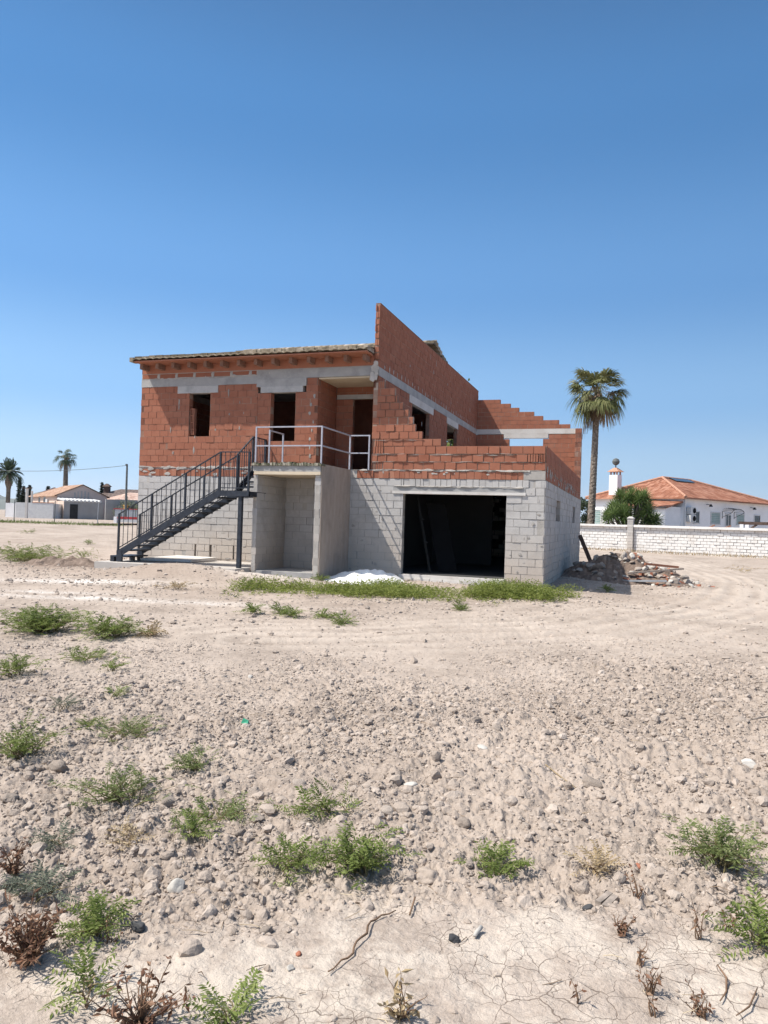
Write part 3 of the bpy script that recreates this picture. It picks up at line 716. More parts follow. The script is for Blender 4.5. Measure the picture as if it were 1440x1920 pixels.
for i in range(26):
    x0 = -12.40+i*.297; q.tube([(x0, RFY, RFZ+.02), (min(x0+.33, XT0), RFY, RFZ+.05)], [.10, .085], 10, rng.normal(.6, .2))
hsub(q, "ridge_tiles", m_rooftile, rf, True)
q = MB()
for i in range(14):
    x0 = -12.03+i*.25; q.box((x0, -.56, 5.975), (x0+.23, .3, 6.03+rng.uniform(0, .02)), rng.normal(.2, .15))
hsub(q, "cover_tiles", m_rooftile, rf)
q = MB()
us = np.arange(-8.66, XT0-.02, .11)
for i, u in enumerate(us[:-1]): q.box((u, -.53+rng.normal(0, .01), 5.94), (us[i+1]+.005, 1.0, 6.075-.02*(u+8.66)/4+rng.normal(0, .006)), rng.normal(.55, .2))
hsub(q, "mortar_screed", m_rooftile, rf)
q = MB(); q.box((-12.02, -.60, 5.862), (XT0-.01, .0, 5.895), .7); q.box((XL+.02, -.012, 5.62), (XT0-.01, .15, 5.860), .7)
hsub(q, "soffit", m_brick, rf)
for i in range(14):
    x0 = -11.93+i*.545
    if x0 > -4.8: break
    q = MB(); q.box((x0-.05, -.36, 5.70), (x0+.05, -.013, 5.860), .45)
    hsub(q, "rafter", m_rafter, rf)
q = MB()   # gable verge at the left end, and gable triangle
q.add([(XL, 0, 5.44), (XL, YB, 5.44), (XL, YB, 6.0), (XL, RFY, RFZ-.05), (XL, 0, 6.05)], [(0, 4, 3, 2, 1)], .5, 0)
for i in range(24):
    y = E0Y+i*.3
    if y > RFY: break
    z = E0Z+(RFZ-E0Z)*(y-E0Y)/(RFY-E0Y); q.box((-12.16, y, z-.05), (-12.03, y+.28, z+.075), rng.normal(.45, .2), 1)
hsub(q, "gable", [m_brick, m_rooftile], rf)
q = MB()   # broken stub of ridge and cut verge seen over the party wall
for i in range(12):
    y = RFY-.3+i*.3; z = RFZ-(RFZ-6.0)*max(0, (y-RFY))/(YB+.6-RFY)
    q.box((XT0-.3, y, z-.1), (XT0-.012, y+.29, z+.06+rng.normal(0, .015)), rng.normal(.45, .25))
hsub(q, "verge_tiles", m_rooftile, rf)

# ------------------------------------------------------------------ concrete pads
def thing_mb(mb, name, mats, loc, label, cat, group=None, smooth=False, kind=None):
    o = mb.build(name, mats, None, smooth, loc=loc); return tagp(o, label, cat, group, kind)
q = MB(); q.box((-11.42, -2.72, -.35), (-7.2, -.01, .085), .12)
us = np.arange(-9.6, -7.2, .16)
for u in us: q.box((u, -2.78-rng.uniform(.02, .22), -.4), (u+.17, -2.7, .085-rng.uniform(0, .16)), rng.normal(.6, .2))
thing_mb(q, "concrete_pad", m_pale, (-9.5, -1.4, -.2), "pale concrete pad under the dark steel staircase", "pad")
q = MB(); q.hexa([(-10.7, -1.75, .1), (-9.35, -1.35, .1), (-9.2, -.25, .1), (-10.55, -.25, .1), (-10.7, -1.75, .17), (-9.35, -1.35, .17), (-9.2, -.25, .2), (-10.55, -.25, .2)], .8)
thing_mb(q, "concrete_slab", m_pale, (-9.9, -.9, .1), "loose white slab lying on the pad under the steel staircase", "slab")

# ------------------------------------------------------------------ steel staircase
st = empty("steel_staircase", (-9, -2, .1), label="dark blue-grey steel outside staircase climbing to the balcony", cat="staircase")
SP = (-9, -2, .1)
def sb(mb, name, parent=st):
    o = mb.build(name, m_steel, None, False, loc=SP); o.location = (0, 0, 0); o.parent = parent; return o
yn, yf = -2.40, -1.52
xa, xb_, za, zb_ = -10.90, -7.90, .33, 2.0
def zst(x): return za+(zb_-za)*(x-xa)/(xb_-xa)
for y in (yn, yf):
    q = MB(); q.bar((xa, y, za-.02), (xb_, y, zb_-.02), .045, .17); q.box((xa-.06, y-.03, .09), (xa+.11, y+.03, za+.06)); sb(q, "stringer")
for kx in range(12):
    z = .40+kx*.1325-.0; x = xa+.15+kx*(2.86/12)
    if kx > 11: break
    q = MB(); q.box((x-.08, yn+.02, z-.02), (x+.24, yf-.02, z+.02)); sb(q, "tread")
q = MB(); q.box((-11.16, yn-.02, .21), (-10.62, yf, .25)); q.box((-11.16, yn-.02, .09), (-11.04, yn+.1, .21)); q.box((-11.16, yf-.1, .09), (-11.04, yf, .21)); sb(q, "bottom_step")
q = MB(); q.box((-7.92, yn-.02, 1.90), (-7.05, yn+.04, 2.035)); q.box((-7.92, yf-.04, 1.90), (-7.05, yf+.02, 2.035)); q.box((-7.10, yn, 1.9), (-7.05, yf, 2.03)); q.box((-7.9, yn, 2.0), (-7.06, yf, 2.03)); sb(q, "landing")
q = MB(); q.bar((-7.32, -2.33, .09), (-7.32, -2.33, 1.92), .10); sb(q, "column")
y2a, y2b = -1.5, -.76
for x in (-7.88, -7.26):
    q = MB(); q.bar((x, y2a, 2.05), (x, y2b, 2.62), .045, .17); sb(q, "stringer")
for kx in range(3):
    q = MB(); y = y2a+.12+kx*.24; z = 2.19+kx*.145; q.box((-7.86, y-.06, z-.02), (-7.28, y+.19, z+.02)); sb(q, "tread")
q = MB(); q.box((-7.9, y2b, 2.6), (-7.2, -.02, 2.72)); sb(q, "landing")
def railing(pts, posts, nb, off):
    """pts: list of (x,y,zbase) corners; top rail off above"""
    q = MB()
    for a, b in zip(pts[:-1], pts[1:]):
        q.bar((a[0], a[1], a[2]+off), (b[0], b[1], b[2]+off), .038, .026)
        q.bar((a[0], a[1], a[2]+.09), (b[0], b[1], b[2]+.09), .03, .02)
    r = sb(q, "railing")
    for p in posts:
        q = MB(); q.bar((p[0], p[1], p[2]-.12), (p[0], p[1], p[2]+off+.01), .047); sb(q, "post", r)
    for a, b, n in nb:
        a = np.array(a); b = np.array(b)
        for i in range(1, n+1):
            p = a+(b-a)*i/(n+1); q = MB(); q.bar((p[0], p[1], p[2]+.06), (p[0], p[1], p[2]+off), .013); sb(q, "baluster", r)
for y, fl in ((yn, 1), (yf, 0)):
    P0 = (xa-.03, y, zst(xa)+.03); P1 = (xb_, y, 2.02); P2 = (-7.08, y, 2.02)
    mids = [tuple(np.array(P0)+(np.array(P1)-np.array(P0))*k_/3) for k_ in (1, 2)]
    seg = [P0]+mids+[P1]
    nb = [(seg[i], seg[i+1], 6) for i in range(3)]
    if fl: railing([P0, P1, P2], seg+[P2], nb+[(P1, P2, 5)], 1.0)
    else: railing([P0, P1], seg, nb, 1.0)
A = (-7.88, y2a-.08, 2.06); B = (-7.88, y2b, 2.62); C = (-7.88, -.03, 2.62)
railing([A, B, C], [A, B, C], [(A, B, 6), (B, C, 7)], .98)

# ------------------------------------------------------------------ rocks
def ico(sub):
    bm = bmesh.new(); bmesh.ops.create_icosphere(bm, subdivisions=sub, radius=1.0)
    V = np.array([v.co[:] for v in bm.verts]); F = np.array([[v.index for v in f.verts] for f in bm.faces]); bm.free(); return V, F
ICO = {s: ico(s) for s in (1, 2, 3, 4)}
def rock_shape(sub, seed, facet=5, rough=.12, squash=(1, 1, .7)):
    g = np.random.default_rng(seed); V, F = ICO[sub]; V = V.copy(); D = V.copy()
    r = np.ones(len(V))
    for i in range(7):
        d = g.normal(size=3); d /= np.linalg.norm(d); r += g.uniform(-.16, .2)*np.maximum(0, D@d)**2
    for i in range(14):
        d = g.normal(size=3); d /= np.linalg.norm(d); r += rough*g.uniform(-.6, 1)*np.exp(-((1-D@d)/.10))
    for i in range(facet):
        d = g.normal(size=3); d /= np.linalg.norm(d); lim = g.uniform(.62, .92); q = (D@d)*r
        r = np.where(q > lim, lim/np.maximum(D@d, 1e-3), r)
    if sub >= 3:
        for sc_q, nq in ((.035, 40), (.010, 140)):
            for i in range(nq):
                d = g.normal(size=3); d /= np.linalg.norm(d); r += rough*g.uniform(-.7, 1)*(sc_q/.035)**.5*np.exp(-((1-D@d)/sc_q))
    r += g.normal(0, rough*(.22 if sub < 4 else .10), len(r))
    return D*r[:, None]*np.array(squash), F
def rotz(V, a): c, s = cos(a), sin(a); return V@np.array([[c, s, 0], [-s, c, 0], [0, 0, 1]])
def scatter_mesh(name, shapes, P, R, mat, tone=None, smooth=True, sink=.35, **k):
    """one mesh of many stones (stuff)"""
    Vs, Fs, Ts = [], [], []; n = 0
    for i in range(len(P)):
        V, F = shapes[i % len(shapes)]; a = rng.uniform(0, 6.28)
        W_ = rotz(V, a)*R[i]*rng.uniform(.8, 1.25, 3); W_[:, 2] += R[i]*(1-2*sink)*.5
        Vs.append(W_+P[i]); Fs.append(F+n); n += len(V); Ts.append(np.full(len(F), rng.normal(.5, .14) if tone is None else tone[i]))
    return mesh_np(name, np.concatenate(Vs), np.concatenate(Fs), mat, None, tone=np.concatenate(Ts), smooth=smooth)
def st2xy(s, t): return CAM[0]+s*FX+t*RX, CAM[1]+s*FY+t*RY
SH2 = [rock_shape(2, 100+i, 7, .34, (1, .9, .75)) for i in range(22)]
SH1 = [rock_shape(1, 200+i, 4, .4, (1, .9, .75)) for i in range(22)]
def pick(n, s0, s1, wide=.76, dens=None):
    out = []
    while len(out) < n:
        s = np.sqrt(rng.uniform(s0*s0, s1*s1, n*2)); t = rng.uniform(-wide, wide, n*2)*s; x, y = st2xy(s, t)
        _, _, cl = zones(x, y); kx = rng.random(n*2) < (dens(s, t, cl) if dens else 1)
        out += list(zip(x[kx], y[kx]))
    out = np.array(out[:n]); z = ground_z(out[:, 0], out[:, 1]); return np.column_stack([out, z])
def clump(s, t, cl):
    x, y = st2xy(s, t); return cl*(.30+.7*sst(.35, .75, vnoise(x*2.3, y*2.3, 91)*.6+vnoise(x*.8, y*.8, 92)*.5))+.012
P = pick(10980, 2.2, 11, dens=clump); R = np.clip(.0095*rng.random(10980)**-.50, 0, .043)
o1 = scatter_mesh("earth_crumbs", SH2, P, R, m_clod, sink=.62, smooth=False)
tagp(o1, "countless small crumbs of dry earth on the rough field", "soil crumbs", kind="stuff")
P = pick(63440, 2.0, 13, dens=clump); R = np.clip(.0052*rng.random(63440)**-.42, 0, .016)
o1 = scatter_mesh("soil_grains", SH1, P, R, m_clod, sink=.5, smooth=False)
tagp(o1, "fine loose grains of pale soil all over the field", "soil grains", kind="stuff")
P = pick(16000, 8.5, 26, dens=lambda s, t, c: (1-.85*np.exp(-(np.abs(seg_dist(*st2xy(s, t), TR))/1.6)**4))*(.35+.65*sst(.35, .7, vnoise(st2xy(s, t)[0]*.9, st2xy(s, t)[1]*.9, 95)))); R = np.clip(.0125*rng.random(16000)**-.42, 0, .055)
o1 = scatter_mesh("field_gravel", SH1, P, R, m_clod, sink=.5, smooth=False)
tagp(o1, "small scattered stones on the flat yard before the house", "gravel", kind="stuff")
# larger clods one by one
def gp(px, py, z=None):
    """where the sight line of a photo point meets the ground (used to measure positions)"""
    d = Fv+(px-720)/1390*Rv-(py-960)/1390*Uv; zz = -.2 if z is None else z
    for _ in range(8):
        t = (zz-CAM[2])/d[2]; p = CAM+t*d
        if z is None: zz = float(base_z(p[0], p[1]))
    return np.array([p[0], p[1], zz]), t
BIG = [rock_shape(4, 300+i, 6, .15, (1, .85, .66)) for i in range(9)]
bigme = [mesh_np("clod_shape", V, F, m_clod, None, tone=np.full(len(F), .35+.06*i), smooth=True) for i, (V, F) in enumerate(BIG)]
big = [(55, 1445, 26), (110, 1437, 45), (95, 1490, 34), (235, 1500, 20), (310, 1500, 38), (475, 1480, 30), (480, 1530, 32), (560, 1475, 26), (725, 1525, 28), (845, 1500, 22), (870, 1535, 30),
       (905, 1580, 20), (800, 1545, 20), (830, 1420, 16), (985, 1540, 22), (1010, 1560, 24), (1050, 1595, 18), (1150, 1500, 14), (1110, 1465, 34), (890, 1350, 26), (930, 1365, 30), (1390, 1355, 34), (590, 1625, 20),
       (730, 1350, 16), (1250, 1520, 18), (1350, 1540, 20), (1300, 1480, 16), (450, 1560, 22), (640, 1455, 16), (500, 1745, 28), (440, 1745, 16), (1290, 1410, 18), (1205, 1440, 16), (40, 1560, 26), (150, 1560, 20),
       (1060, 1330, 16), (960, 1430, 22), (1010, 1420, 20), (780, 1480, 16), (690, 1480, 18), (1170, 1340, 16), (340, 1245, 14), (420, 1270, 12), (660, 1245, 10), (700, 1270, 10), (480, 1205, 10), (1040, 1240, 9), (1240, 1350, 15), (585, 1500, 16), (1000, 1590, 22),
       (880, 1630, 22), (905, 1640, 20), (1045, 1565, 16), (1330, 1420, 14), (1090, 1540, 20), (1140, 1560, 22), (1195, 1545, 18), (290, 1440, 20), (20, 1500, 30), (60, 1530, 18)]
for i, (px, py, w_) in enumerate(big):
    p, t = gp(px, py); rad_ = .5*w_*t/1390
    o = bpy.data.objects.new("earth_clod", bigme[i % 9].data); COL.objects.link(o)
    o.location = (p[0], p[1], float(ground_z(p[0], p[1]))+rad_*.10); o.rotation_euler = (rng.normal(0, .2), rng.normal(0, .2), rng.uniform(0, 6.3)); o.scale = (rad_*1.05, rad_*rng.uniform(.8, 1.1), rad_*rng.uniform(.8, 1.1))
    tagp(o, "larger lump of pale dried earth standing out of the rough field", "clod", "larger earth clods on the rough field")
for o in bigme: bpy.data.objects.remove(o)
def stone(px, py, w_, mat, seed, label, cat="stone", squash=(1, .8, .65), tone=.5, facet=7, name="stone", rough=.08, lift=.2):
    p, t = gp(px, py); r = .5*w_*t/1390; V, F = rock_shape(4, seed, facet, rough, squash)
    V = rotz(V, rng.uniform(0, 6))*r; V[:, 2] += r*lift
    o = mesh_np(name, V, F, mat, None, tone=np.full(len(F), tone), smooth=True, loc=(p[0], p[1], float(ground_z(p[0], p[1])))); return tagp(o, label, cat)
stone(800, 1640, 50, m_clod, 501, "biggest rounded grey boulder of earth beside the central green weed", "boulder", (1, .8, .66), .42, 5, rough=.24, lift=.08)
stone(333, 1655, 34, m_whitestone, 502, "whitish stone near the left, above the cracked crust", squash=(1, .9, .85), tone=.3)
stone(850, 1762, 26, m_blackstone, 503, "single black stone on the cracked pale crust", tone=.4)
stone(258, 1738, 34, m_blackstone, 504, "flat grey stone on the smooth earth at lower left", squash=(1, .7, .5), tone=1.0)
stone(545, 1812, 17, m_whitestone, 505, "small round pebble left of the long dry root", tone=.2)
stone(1105, 1700, 24, m_blackstone, 506, "dark grey stone left of the split wooden block", tone=.7)
stone(1405, 1433, 30, m_whitestone, 507, "white rock at the right edge of the field", tone=.6)
stone(770, 1468, 26, m_whitestone, 508, "flat cream stone in the middle of the rough field", squash=(1, .8, .4), tone=.5)
stone(905, 1395, 24, m_whitestone, 509, "pale greenish flake of stone beyond the middle of the field", squash=(1, .7, .3), tone=.4)
stone(470, 1270, 12, m_whitestone, 513, "small white stone left of the field's centre track", tone=.6)
stone(100, 1617, 40, m_clod, 510, "brown half-pipe shaped fragment among dry weeds at left", "fragment", (1.6, .5, .4), .1)
stone(1195, 1630, 16, m_brick, 511, "tiny reddish brick chip near the right-hand dry sprig", "brick chip", tone=.6)
stone(560, 1785, 14, m_brick, 512, "small red brick crumb beside the long dry root", "brick chip", tone=.5)
# sticks, root, block
def stick(pts, r, mat, label, cat="stick", name="dry_stick", lift=.012):
    q = MB(); W_ = []
    for px, py in pts: p, t = gp(px, py); W_.append((p[0], p[1], float(ground_z(p[0], p[1]))+lift+rng.uniform(0, .012)))
    W2 = []
    for a, b in zip(W_[:-1], W_[1:]):
        for e in (0, .5): W2.append(tuple(np.array(a)*(1-e)+np.array(b)*e+rng.normal(0, .004, 3)*(e > 0)))
    W2.append(W_[-1]); rr = [r*(.45+.6*sin(pi*(i+.6)/(len(W2)+.2)))*rng.uniform(.8, 1.15) for i in range(len(W2))]
    q.tube(W2, rr, 6, .4); o = q.build(name, mat, None, True, loc=W2[0]); return tagp(o, label, cat)
stick([(742, 1705), (715, 1718), (695, 1732), (688, 1755), (668, 1775), (662, 1792), (640, 1806), (615, 1828)], .0042, m_drystem, "long twisted dry root lying across the cracked crust", "root", "dry_root")
stick([(778, 1692), (768, 1718)], .0045, m_drystem, "short dark twig right of the long dry root")
stick([(285, 1395), (292, 1365)], .006, m_greywood, "pale stick poking from the soil between green weeds at left")
stick([(1440, 1350), (1400, 1360)], .007, m_greywood, "thick pale stick at the right edge of the field")
stick([(1345, 1815), (1362, 1840), (1350, 1880)], .0035, m_drystem, "thin bent twig on the crust at lower right")
stick([(1420, 1860), (1405, 1895), (1380, 1912)],   .003, m_drystem, "curved brown twig in the lower right corner")
stick([(890, 1762), (902, 1748)], .011, m_whitestone, "whitish bone-like stick right of the black stone")
stick([(1080, 1470), (1040, 1445), (1010, 1420)], .004, m_straw, "thin straw-coloured stalk lying on the clods")
p, t = gp(1141, 1688); q = MB(); q.bar((-.055, -.02, .015), (.05, .0, .02), .028, .022, tone=.9); q.bar((-.05, .018, .015), (.055, .03, .02), .026, .022, tone=.9)
o = q.build("wood_block", m_greywood); o.location = (p[0], p[1], float(ground_z(p[0], p[1]))); o.rotation_euler = (0, 0, 1.0); tagp(o, "small split block of weathered wood on the crust", "wood block")
p, t = gp(460, 1357); q = MB(); q.hexa([(-.03, -.015, 0), (.03, -.02, .005), (.025, .02, 0), (-.03, .02, .008), (-.02, -.01, .03), (.03, -.01, .022), (.02, .015, .02), (-.02, .012, .034)])
m_green = mat_plain("green_plastic", (.05, .30, .18), .4)
o = q.build("plastic_scrap", m_green); o.location = (p[0], p[1], float(ground_z(p[0], p[1]))); tagp(o, "crumpled scrap of green plastic on the soil", "scrap")

# ------------------------------------------------------------------ plants
def leafquads(B, D, N, L, Wd, bend=.25):
    """diamond leaflets: base B, direction D, normal N, length L, width Wd (arrays) -> V, F(tri strips as quads)"""
    Sd = np.cross(D, N); Sd /= (np.linalg.norm(Sd, axis=1, keepdims=True)+1e-9)
    L = L[:, None]; Wd = Wd[:, None]
    m = B+D*L*.5-N*L*bend*.12; tip = B+D*L-N*L*bend
    V = np.stack([B, m+Sd*Wd*.5, tip, m-Sd*Wd*.5], 1).reshape(-1, 3)
    F = np.arange(len(V)).reshape(-1, 4); return V, F
def nrm(a): return a/(np.linalg.norm(a, axis=-1, keepdims=True)+1e-9)
def pinnate_plant(g, rad_, h, nst, leaf=.026, upright=.5, pairs=11, squash=1.0, density=1.0):
    """stems arching out from a root, each with pinnate side leaves"""
    LV, LF, LT = [], [], []; n = 0; mb = MB()
    for i in range(nst):
        a = g.uniform(0, 2*pi); reach = rad_*np.sqrt(g.uniform(.04, 1))*g.uniform(.8, 1.15); hh = h*g.uniform(.45, 1.1)*(1-.45*(reach/rad_)*(1-upright))
        k = 7; tt = np.linspace(0, 1, k); bendy = g.normal(0, .25)
        px = reach*tt**(1.0+upright*.8); ang = a+bendy*tt
        pts = np.stack([px*np.cos(ang), px*np.sin(ang)*squash, hh*(1-(1-tt)**1.7)-.05*hh*tt**3], -1)+g.normal(0, .004, (k, 3))*tt[:, None]
        pts = pts+np.array([g.normal(0, rad_*.16), g.normal(0, rad_*.16), 0]); pts[0, 2] = -.01
        mb.tube(pts, [.0032*(1.2-t) for t in tt], 4, .5, cap=False)
        # fronds along the stem
        nf = max(2, int(pairs*.34*density))
        for e in np.linspace(.22, 1, nf):
            f = e*(k-1); i0 = min(int(f), k-2); b = pts[i0]*(1-(f-i0))+pts[i0+1]*(f-i0); d = nrm(pts[i0+1]-pts[i0])
            fa = g.uniform(0, 2*pi); side = nrm(np.array([cos(fa), sin(fa), g.uniform(-.05, .6)])); fd = nrm(d*.55+side*.8)
            fl = leaf*g.uniform(2.8, 5.6)*(1.15-.4*e); m = max(3, int(fl/leaf*2.2))
            q = np.linspace(.12, 1, m); bb = b+fd*fl*q[:, None]; bb[:, 2] -= (fl*q)**2*1.2
            up = nrm(np.array([g.normal(0, .3), g.normal(0, .3), 1.0])); sd = nrm(np.cross(fd, up))
            for sg in (-1, 1):
                D = nrm(fd*.55+sg*sd*.95+g.normal(0, .16, (m, 3))); N = nrm(np.tile(np.cross(sd, fd), (m, 1))+g.normal(0, .3, (m, 3)))
                V, F = leafquads(bb, D, N, leaf*g.uniform(.7, 1.15, m), leaf*.30*g.uniform(.7, 1.2, m))
                LV.append(V); LF.append(F+n); n += len(V); LT.append(np.clip(g.normal(.5, .2)+g.normal(0, .1, m), 0, 1))
    return np.concatenate(LV), np.concatenate(LF), np.concatenate(LT), mb
def make_weed(px, py, wpx, hpx, label, cat="weed", mat=None, stem=None, nst=None, leaf=.026, upright=.12, name="weed", group=None, seed=0, squash=.8, density=1.0, pos=None):
    g = np.random.default_rng(seed+int(px)*7+int(py)); p, t = gp(px, py) if pos is None else pos
    r = .67*wpx*t/1390; h = max(.03, hpx*t/1390*.60); p = p+np.array([FX, FY, 0])*r*.5
    V, F, T, mb = pinnate_plant(g, r, h, int((nst or 26)*.62)+2, leaf, upright, squash=squash, density=density)
    e = empty(name, (p[0], p[1], float(ground_z(p[0], p[1]))), g.uniform(0, 6.28), label=label, cat=cat, group=group)
    mesh_np("foliage", V, F, mat or m_weed, e, tone=T); mb.build("stems", stem or m_stem, e)
    return e
WL = [  # px, py(base), width, height, label, extra
 (60, 1192, 140, 85, "largest green weed clump at the left edge, before the white chalk streak", dict(leaf=.045, nst=190)),
 (197, 1200, 96, 62, "second green weed clump, right of the largest one at the left", dict(leaf=.04, nst=100)),
 (150, 1242, 76, 36, "low flat weed with a yellowed tip below the two green clumps at left", dict(leaf=.032, nst=30)),
 (15, 1272, 70, 62, "green weed cut off by the left edge, level with the start of the clods", dict(leaf=.032, nst=34)),
 (205, 1258, 34, 34, "tiny green sprig right of the low flat weed at left", dict(leaf=.03, nst=9)),
 (112, 1332, 40, 36, "small grey-green sprig between the leftmost weeds", dict(mat=m_sage, nst=8)),
 (212, 1312, 34, 32, "small bright sprig above the chain of weeds left of centre", dict(nst=8)),
 (222, 1385, 100, 62, "spreading green weed at the top of the left chain of weeds", dict(nst=30, mat=m_weed2)),
 (165, 1362, 46, 24, "flat pale weed left of the left chain of weeds", dict(nst=12)),
 (25, 1428, 110, 110, "tall green weed cut off by the left edge beside the large clods", dict(nst=48)),
 (210, 1515, 140, 120, "broad ragged weed among large clods left of centre", dict(nst=42, mat=m_weed2)),
 (365, 1445, 62, 64, "upright olive weed alone left of centre in the field", dict(nst=24, mat=m_weed2)),
 (395, 1540, 120, 70, "sprawling dull weed with a dark shadow left of centre", dict(nst=28, mat=m_weed2, density=.8)),
 (355, 1572, 44, 34, "little yellowish weed just below the sprawling dull one", dict(nst=14)),
 (540, 1632, 76, 66, "feathery green weed left of the central big weed", dict(nst=20, leaf=.03)),
 (615, 1530, 100, 80, "thin branching weed behind the central big weed", dict(nst=20, leaf=.029)),
 (668, 1645, 120, 120, "big feathery green weed at the centre of the foreground", dict(nst=46, leaf=.031)),
 (940, 1635, 84, 60, "low green weed with a straw stalk right of the centre boulder", dict(nst=22, leaf=.03)),
 (1372, 1645, 160, 120, "broad bushy green weed near the right edge of the foreground", dict(nst=56, leaf=.028, mat=m_weed2)),
 (1436, 1785, 90, 90, "green feathery weed cut off by the lower right edge", dict(nst=18, leaf=.034)),
 (170, 1765, 84, 70, "green weed right of the reddish dry bush at lower left", dict(nst=26)),
 (160, 1870, 60, 60, "small upright green sprig at lower left below the dry bush", dict(nst=7, leaf=.03)),
 (432, 1925, 70, 60, "green feathery sprig at the bottom edge left of centre", dict(nst=9, leaf=.03)),
 (100, 1580, 40, 34, "little grey-green tuft among clods at the far left", dict(mat=m_sage, nst=9)),
 (60, 1690, 100, 40, "grey-green mat of leaves above the reddish dry bush at lower left", dict(mat=m_sage, nst=24)),
 (1120, 1632, 40, 36, "small brownish tuft right of the low green weed", dict(mat=m_straw, nst=12, stem=m_drystem)),
 (240, 1590, 70, 36, "flat tangle of dry brown stems on the left of the foreground", dict(mat=m_straw, nst=12, stem=m_drystem, density=.5)),
]
for (px, py, w_, h_, lb, ex) in WL: make_weed(px, py, w_, h_, lb, **ex)
# weeds in the yard
YL = [(645, 1172, 34, 14, "small flat weed farthest right of those below the green strip"), (610, 1160, 30, 12, "thin straggly weed second from the right below the green strip"), (545, 1158, 20, 14, "pale weed tuft below the left part of the green strip"),
      (525, 1152, 18, 16, "round little weed near the left end of the green strip"), (475, 1155, 26, 18, "loose weed trailing off the left end of the green strip"), (865, 1145, 22, 12, "lone weed tuft below the garage doorway"),
      (163, 1022, 26, 14, "small weed tuft on the yard left of the staircase"), (150, 1048, 30, 28, "weed growing on top of the earth mound"), (20, 1056, 190, 60, "wide green weed patch at the left edge beyond the earth mound"),
      (48, 1000, 26, 12, "small weed on the far yard at the left"), (330, 1088, 50, 26, "yellowish weed on the bank before the concrete pad"), (1410, 1075, 60, 22, "yellow-green weed before the right end of the white wall"), (1140, 1110, 12, 14, "tiny weed in the shadow of the side wall"),
      (455, 1095, 40, 26, "green weed against the footing at the left end of the strip"), (280, 1195, 30, 16, "thin dry sprig in the yard right of the two green clumps"), (600, 1090, 26, 20, "small weed on the broken footing below the store")]
for (px, py, w_, h_, lb) in YL:
    m = m_straw if ('yellow' in lb or 'dry' in lb) else m_weed
    make_weed(px, py, w_, h_, lb, leaf=.06 if w_ > 100 else .05, nst=210 if w_ > 100 else 26 if w_ > 60 else 14, mat=m)
# dry plants
def dry_plant(px, py, wpx, hpx, label, seed, nst=12, leaves=8, mat=None, leaf=.02, name="dry_weed", bare=.2):
    g = np.random.default_rng(seed); p, t = gp(px, py); r = .5*wpx*t/1390; h = hpx*t/1390*.75
    mb = MB(); LV, LF, LT = [], [], []; n = 0
    for i in range(nst):
        a = g.uniform(0, 2*pi); k = 6; tt = np.linspace(0, 1, k); rr_ = r*np.sqrt(g.random()); hh = h*g.uniform(.45, 1.15)
        pts = np.stack([rr_*tt*cos(a), rr_*tt*sin(a)*.8, hh*tt**.85], -1)+np.cumsum(g.normal(0, .006, (k, 3)), 0)*[1, 1, .3]; pts[0, 2] = -.01
        mb.tube(pts, [.0030*(1.15-t_) for t_ in tt], 4, .5, cap=False)
        if g.random() < bare: continue
        for j in range(leaves):
            f = g.uniform(.1, .95)*(k-1); i0 = min(int(f), k-2); b = pts[i0]+(pts[i0+1]-pts[i0])*(f-i0)
            D = nrm(np.array([[g.normal(), g.normal(), g.uniform(-.8, .7)]])); N = nrm(g.normal(size=(1, 3)))
            V, F = leafquads(b[None], D, N, np.array([leaf*g.uniform(.6, 1.3)]), np.array([leaf*.5*g.uniform(.6, 1.2)]), .5)
            LV.append(V); LF.append(F+n); n += 4; LT.append(np.clip(g.normal(.5, .25, 1), 0, 1))
    e = empty(name, (p[0], p[1], float(ground_z(p[0], p[1]))), g.uniform(0, 6), label=label, cat="dry weed")
    mesh_np("foliage", np.concatenate(LV), np.concatenate(LF), mat or m_dry, e, tone=np.concatenate(LT)); mb.build("stems", m_drystem, e)
DL = [(55, 1800, 170, 130, "dense reddish-brown dry bush at the lower left", 1, dict(nst=60, leaves=15, leaf=.025)), (262, 1925, 220, 130, "dry brown bush with long bare stems at the bottom left edge", 2, dict(nst=34, leaves=10, leaf=.026, bare=.35)),
      (22, 1640, 70, 90, "brown withered weed cut off by the left edge among clods", 3, dict(nst=22, leaves=8, leaf=.024)), (1195, 1692, 50, 62, "slim dry sprig with red leaves right of the wood block", 4, dict(nst=5, leaves=6)),
      (1165, 1752, 60, 50, "low dry rosette below the split wood block", 5, dict(nst=12, leaves=6, leaf=.022)), (1308, 1760, 46, 90, "dry sapling with a few leaves below the bushy green weed", 6, dict(nst=4, leaves=6)),
      (1370, 1735, 50, 50, "small dry tangle right of the dry sapling", 7, dict(nst=8, leaves=4, leaf=.018)), (1200, 1808, 60, 60, "thin dry sprig in the middle of the lower right crust", 8, dict(nst=5, leaves=5)),
      (1215, 1865, 70, 80, "dry sprig with dark shadow at the lower right", 9, dict(nst=7, leaves=6, leaf=.022)), (1085, 1885, 40, 60, "single leafless dry stalk at the bottom right of centre", 10, dict(nst=3, leaves=3)),
      (1318, 1905, 60, 50, "low dry weed at the bottom edge towards the right", 11, dict(nst=10, leaves=6, leaf=.02)), (752, 1912, 100, 90, "straw-coloured dying plant at the bottom centre", 12, dict(nst=14, leaves=7, mat=m_straw, leaf=.03)),
      (160, 1890, 30, 80, "thin upright dry stem left of the bottom brown bush", 13, dict(nst=3, leaves=5, mat=m_straw, leaf=.015)), (210, 1762, 30, 60, "single dark stem with red leaves beside the lower-left green weed", 14, dict(nst=3, leaves=6)),
      (1225, 1905, 40, 70, "last dry stalk before the lower right corner", 15, dict(nst=3, leaves=3))]
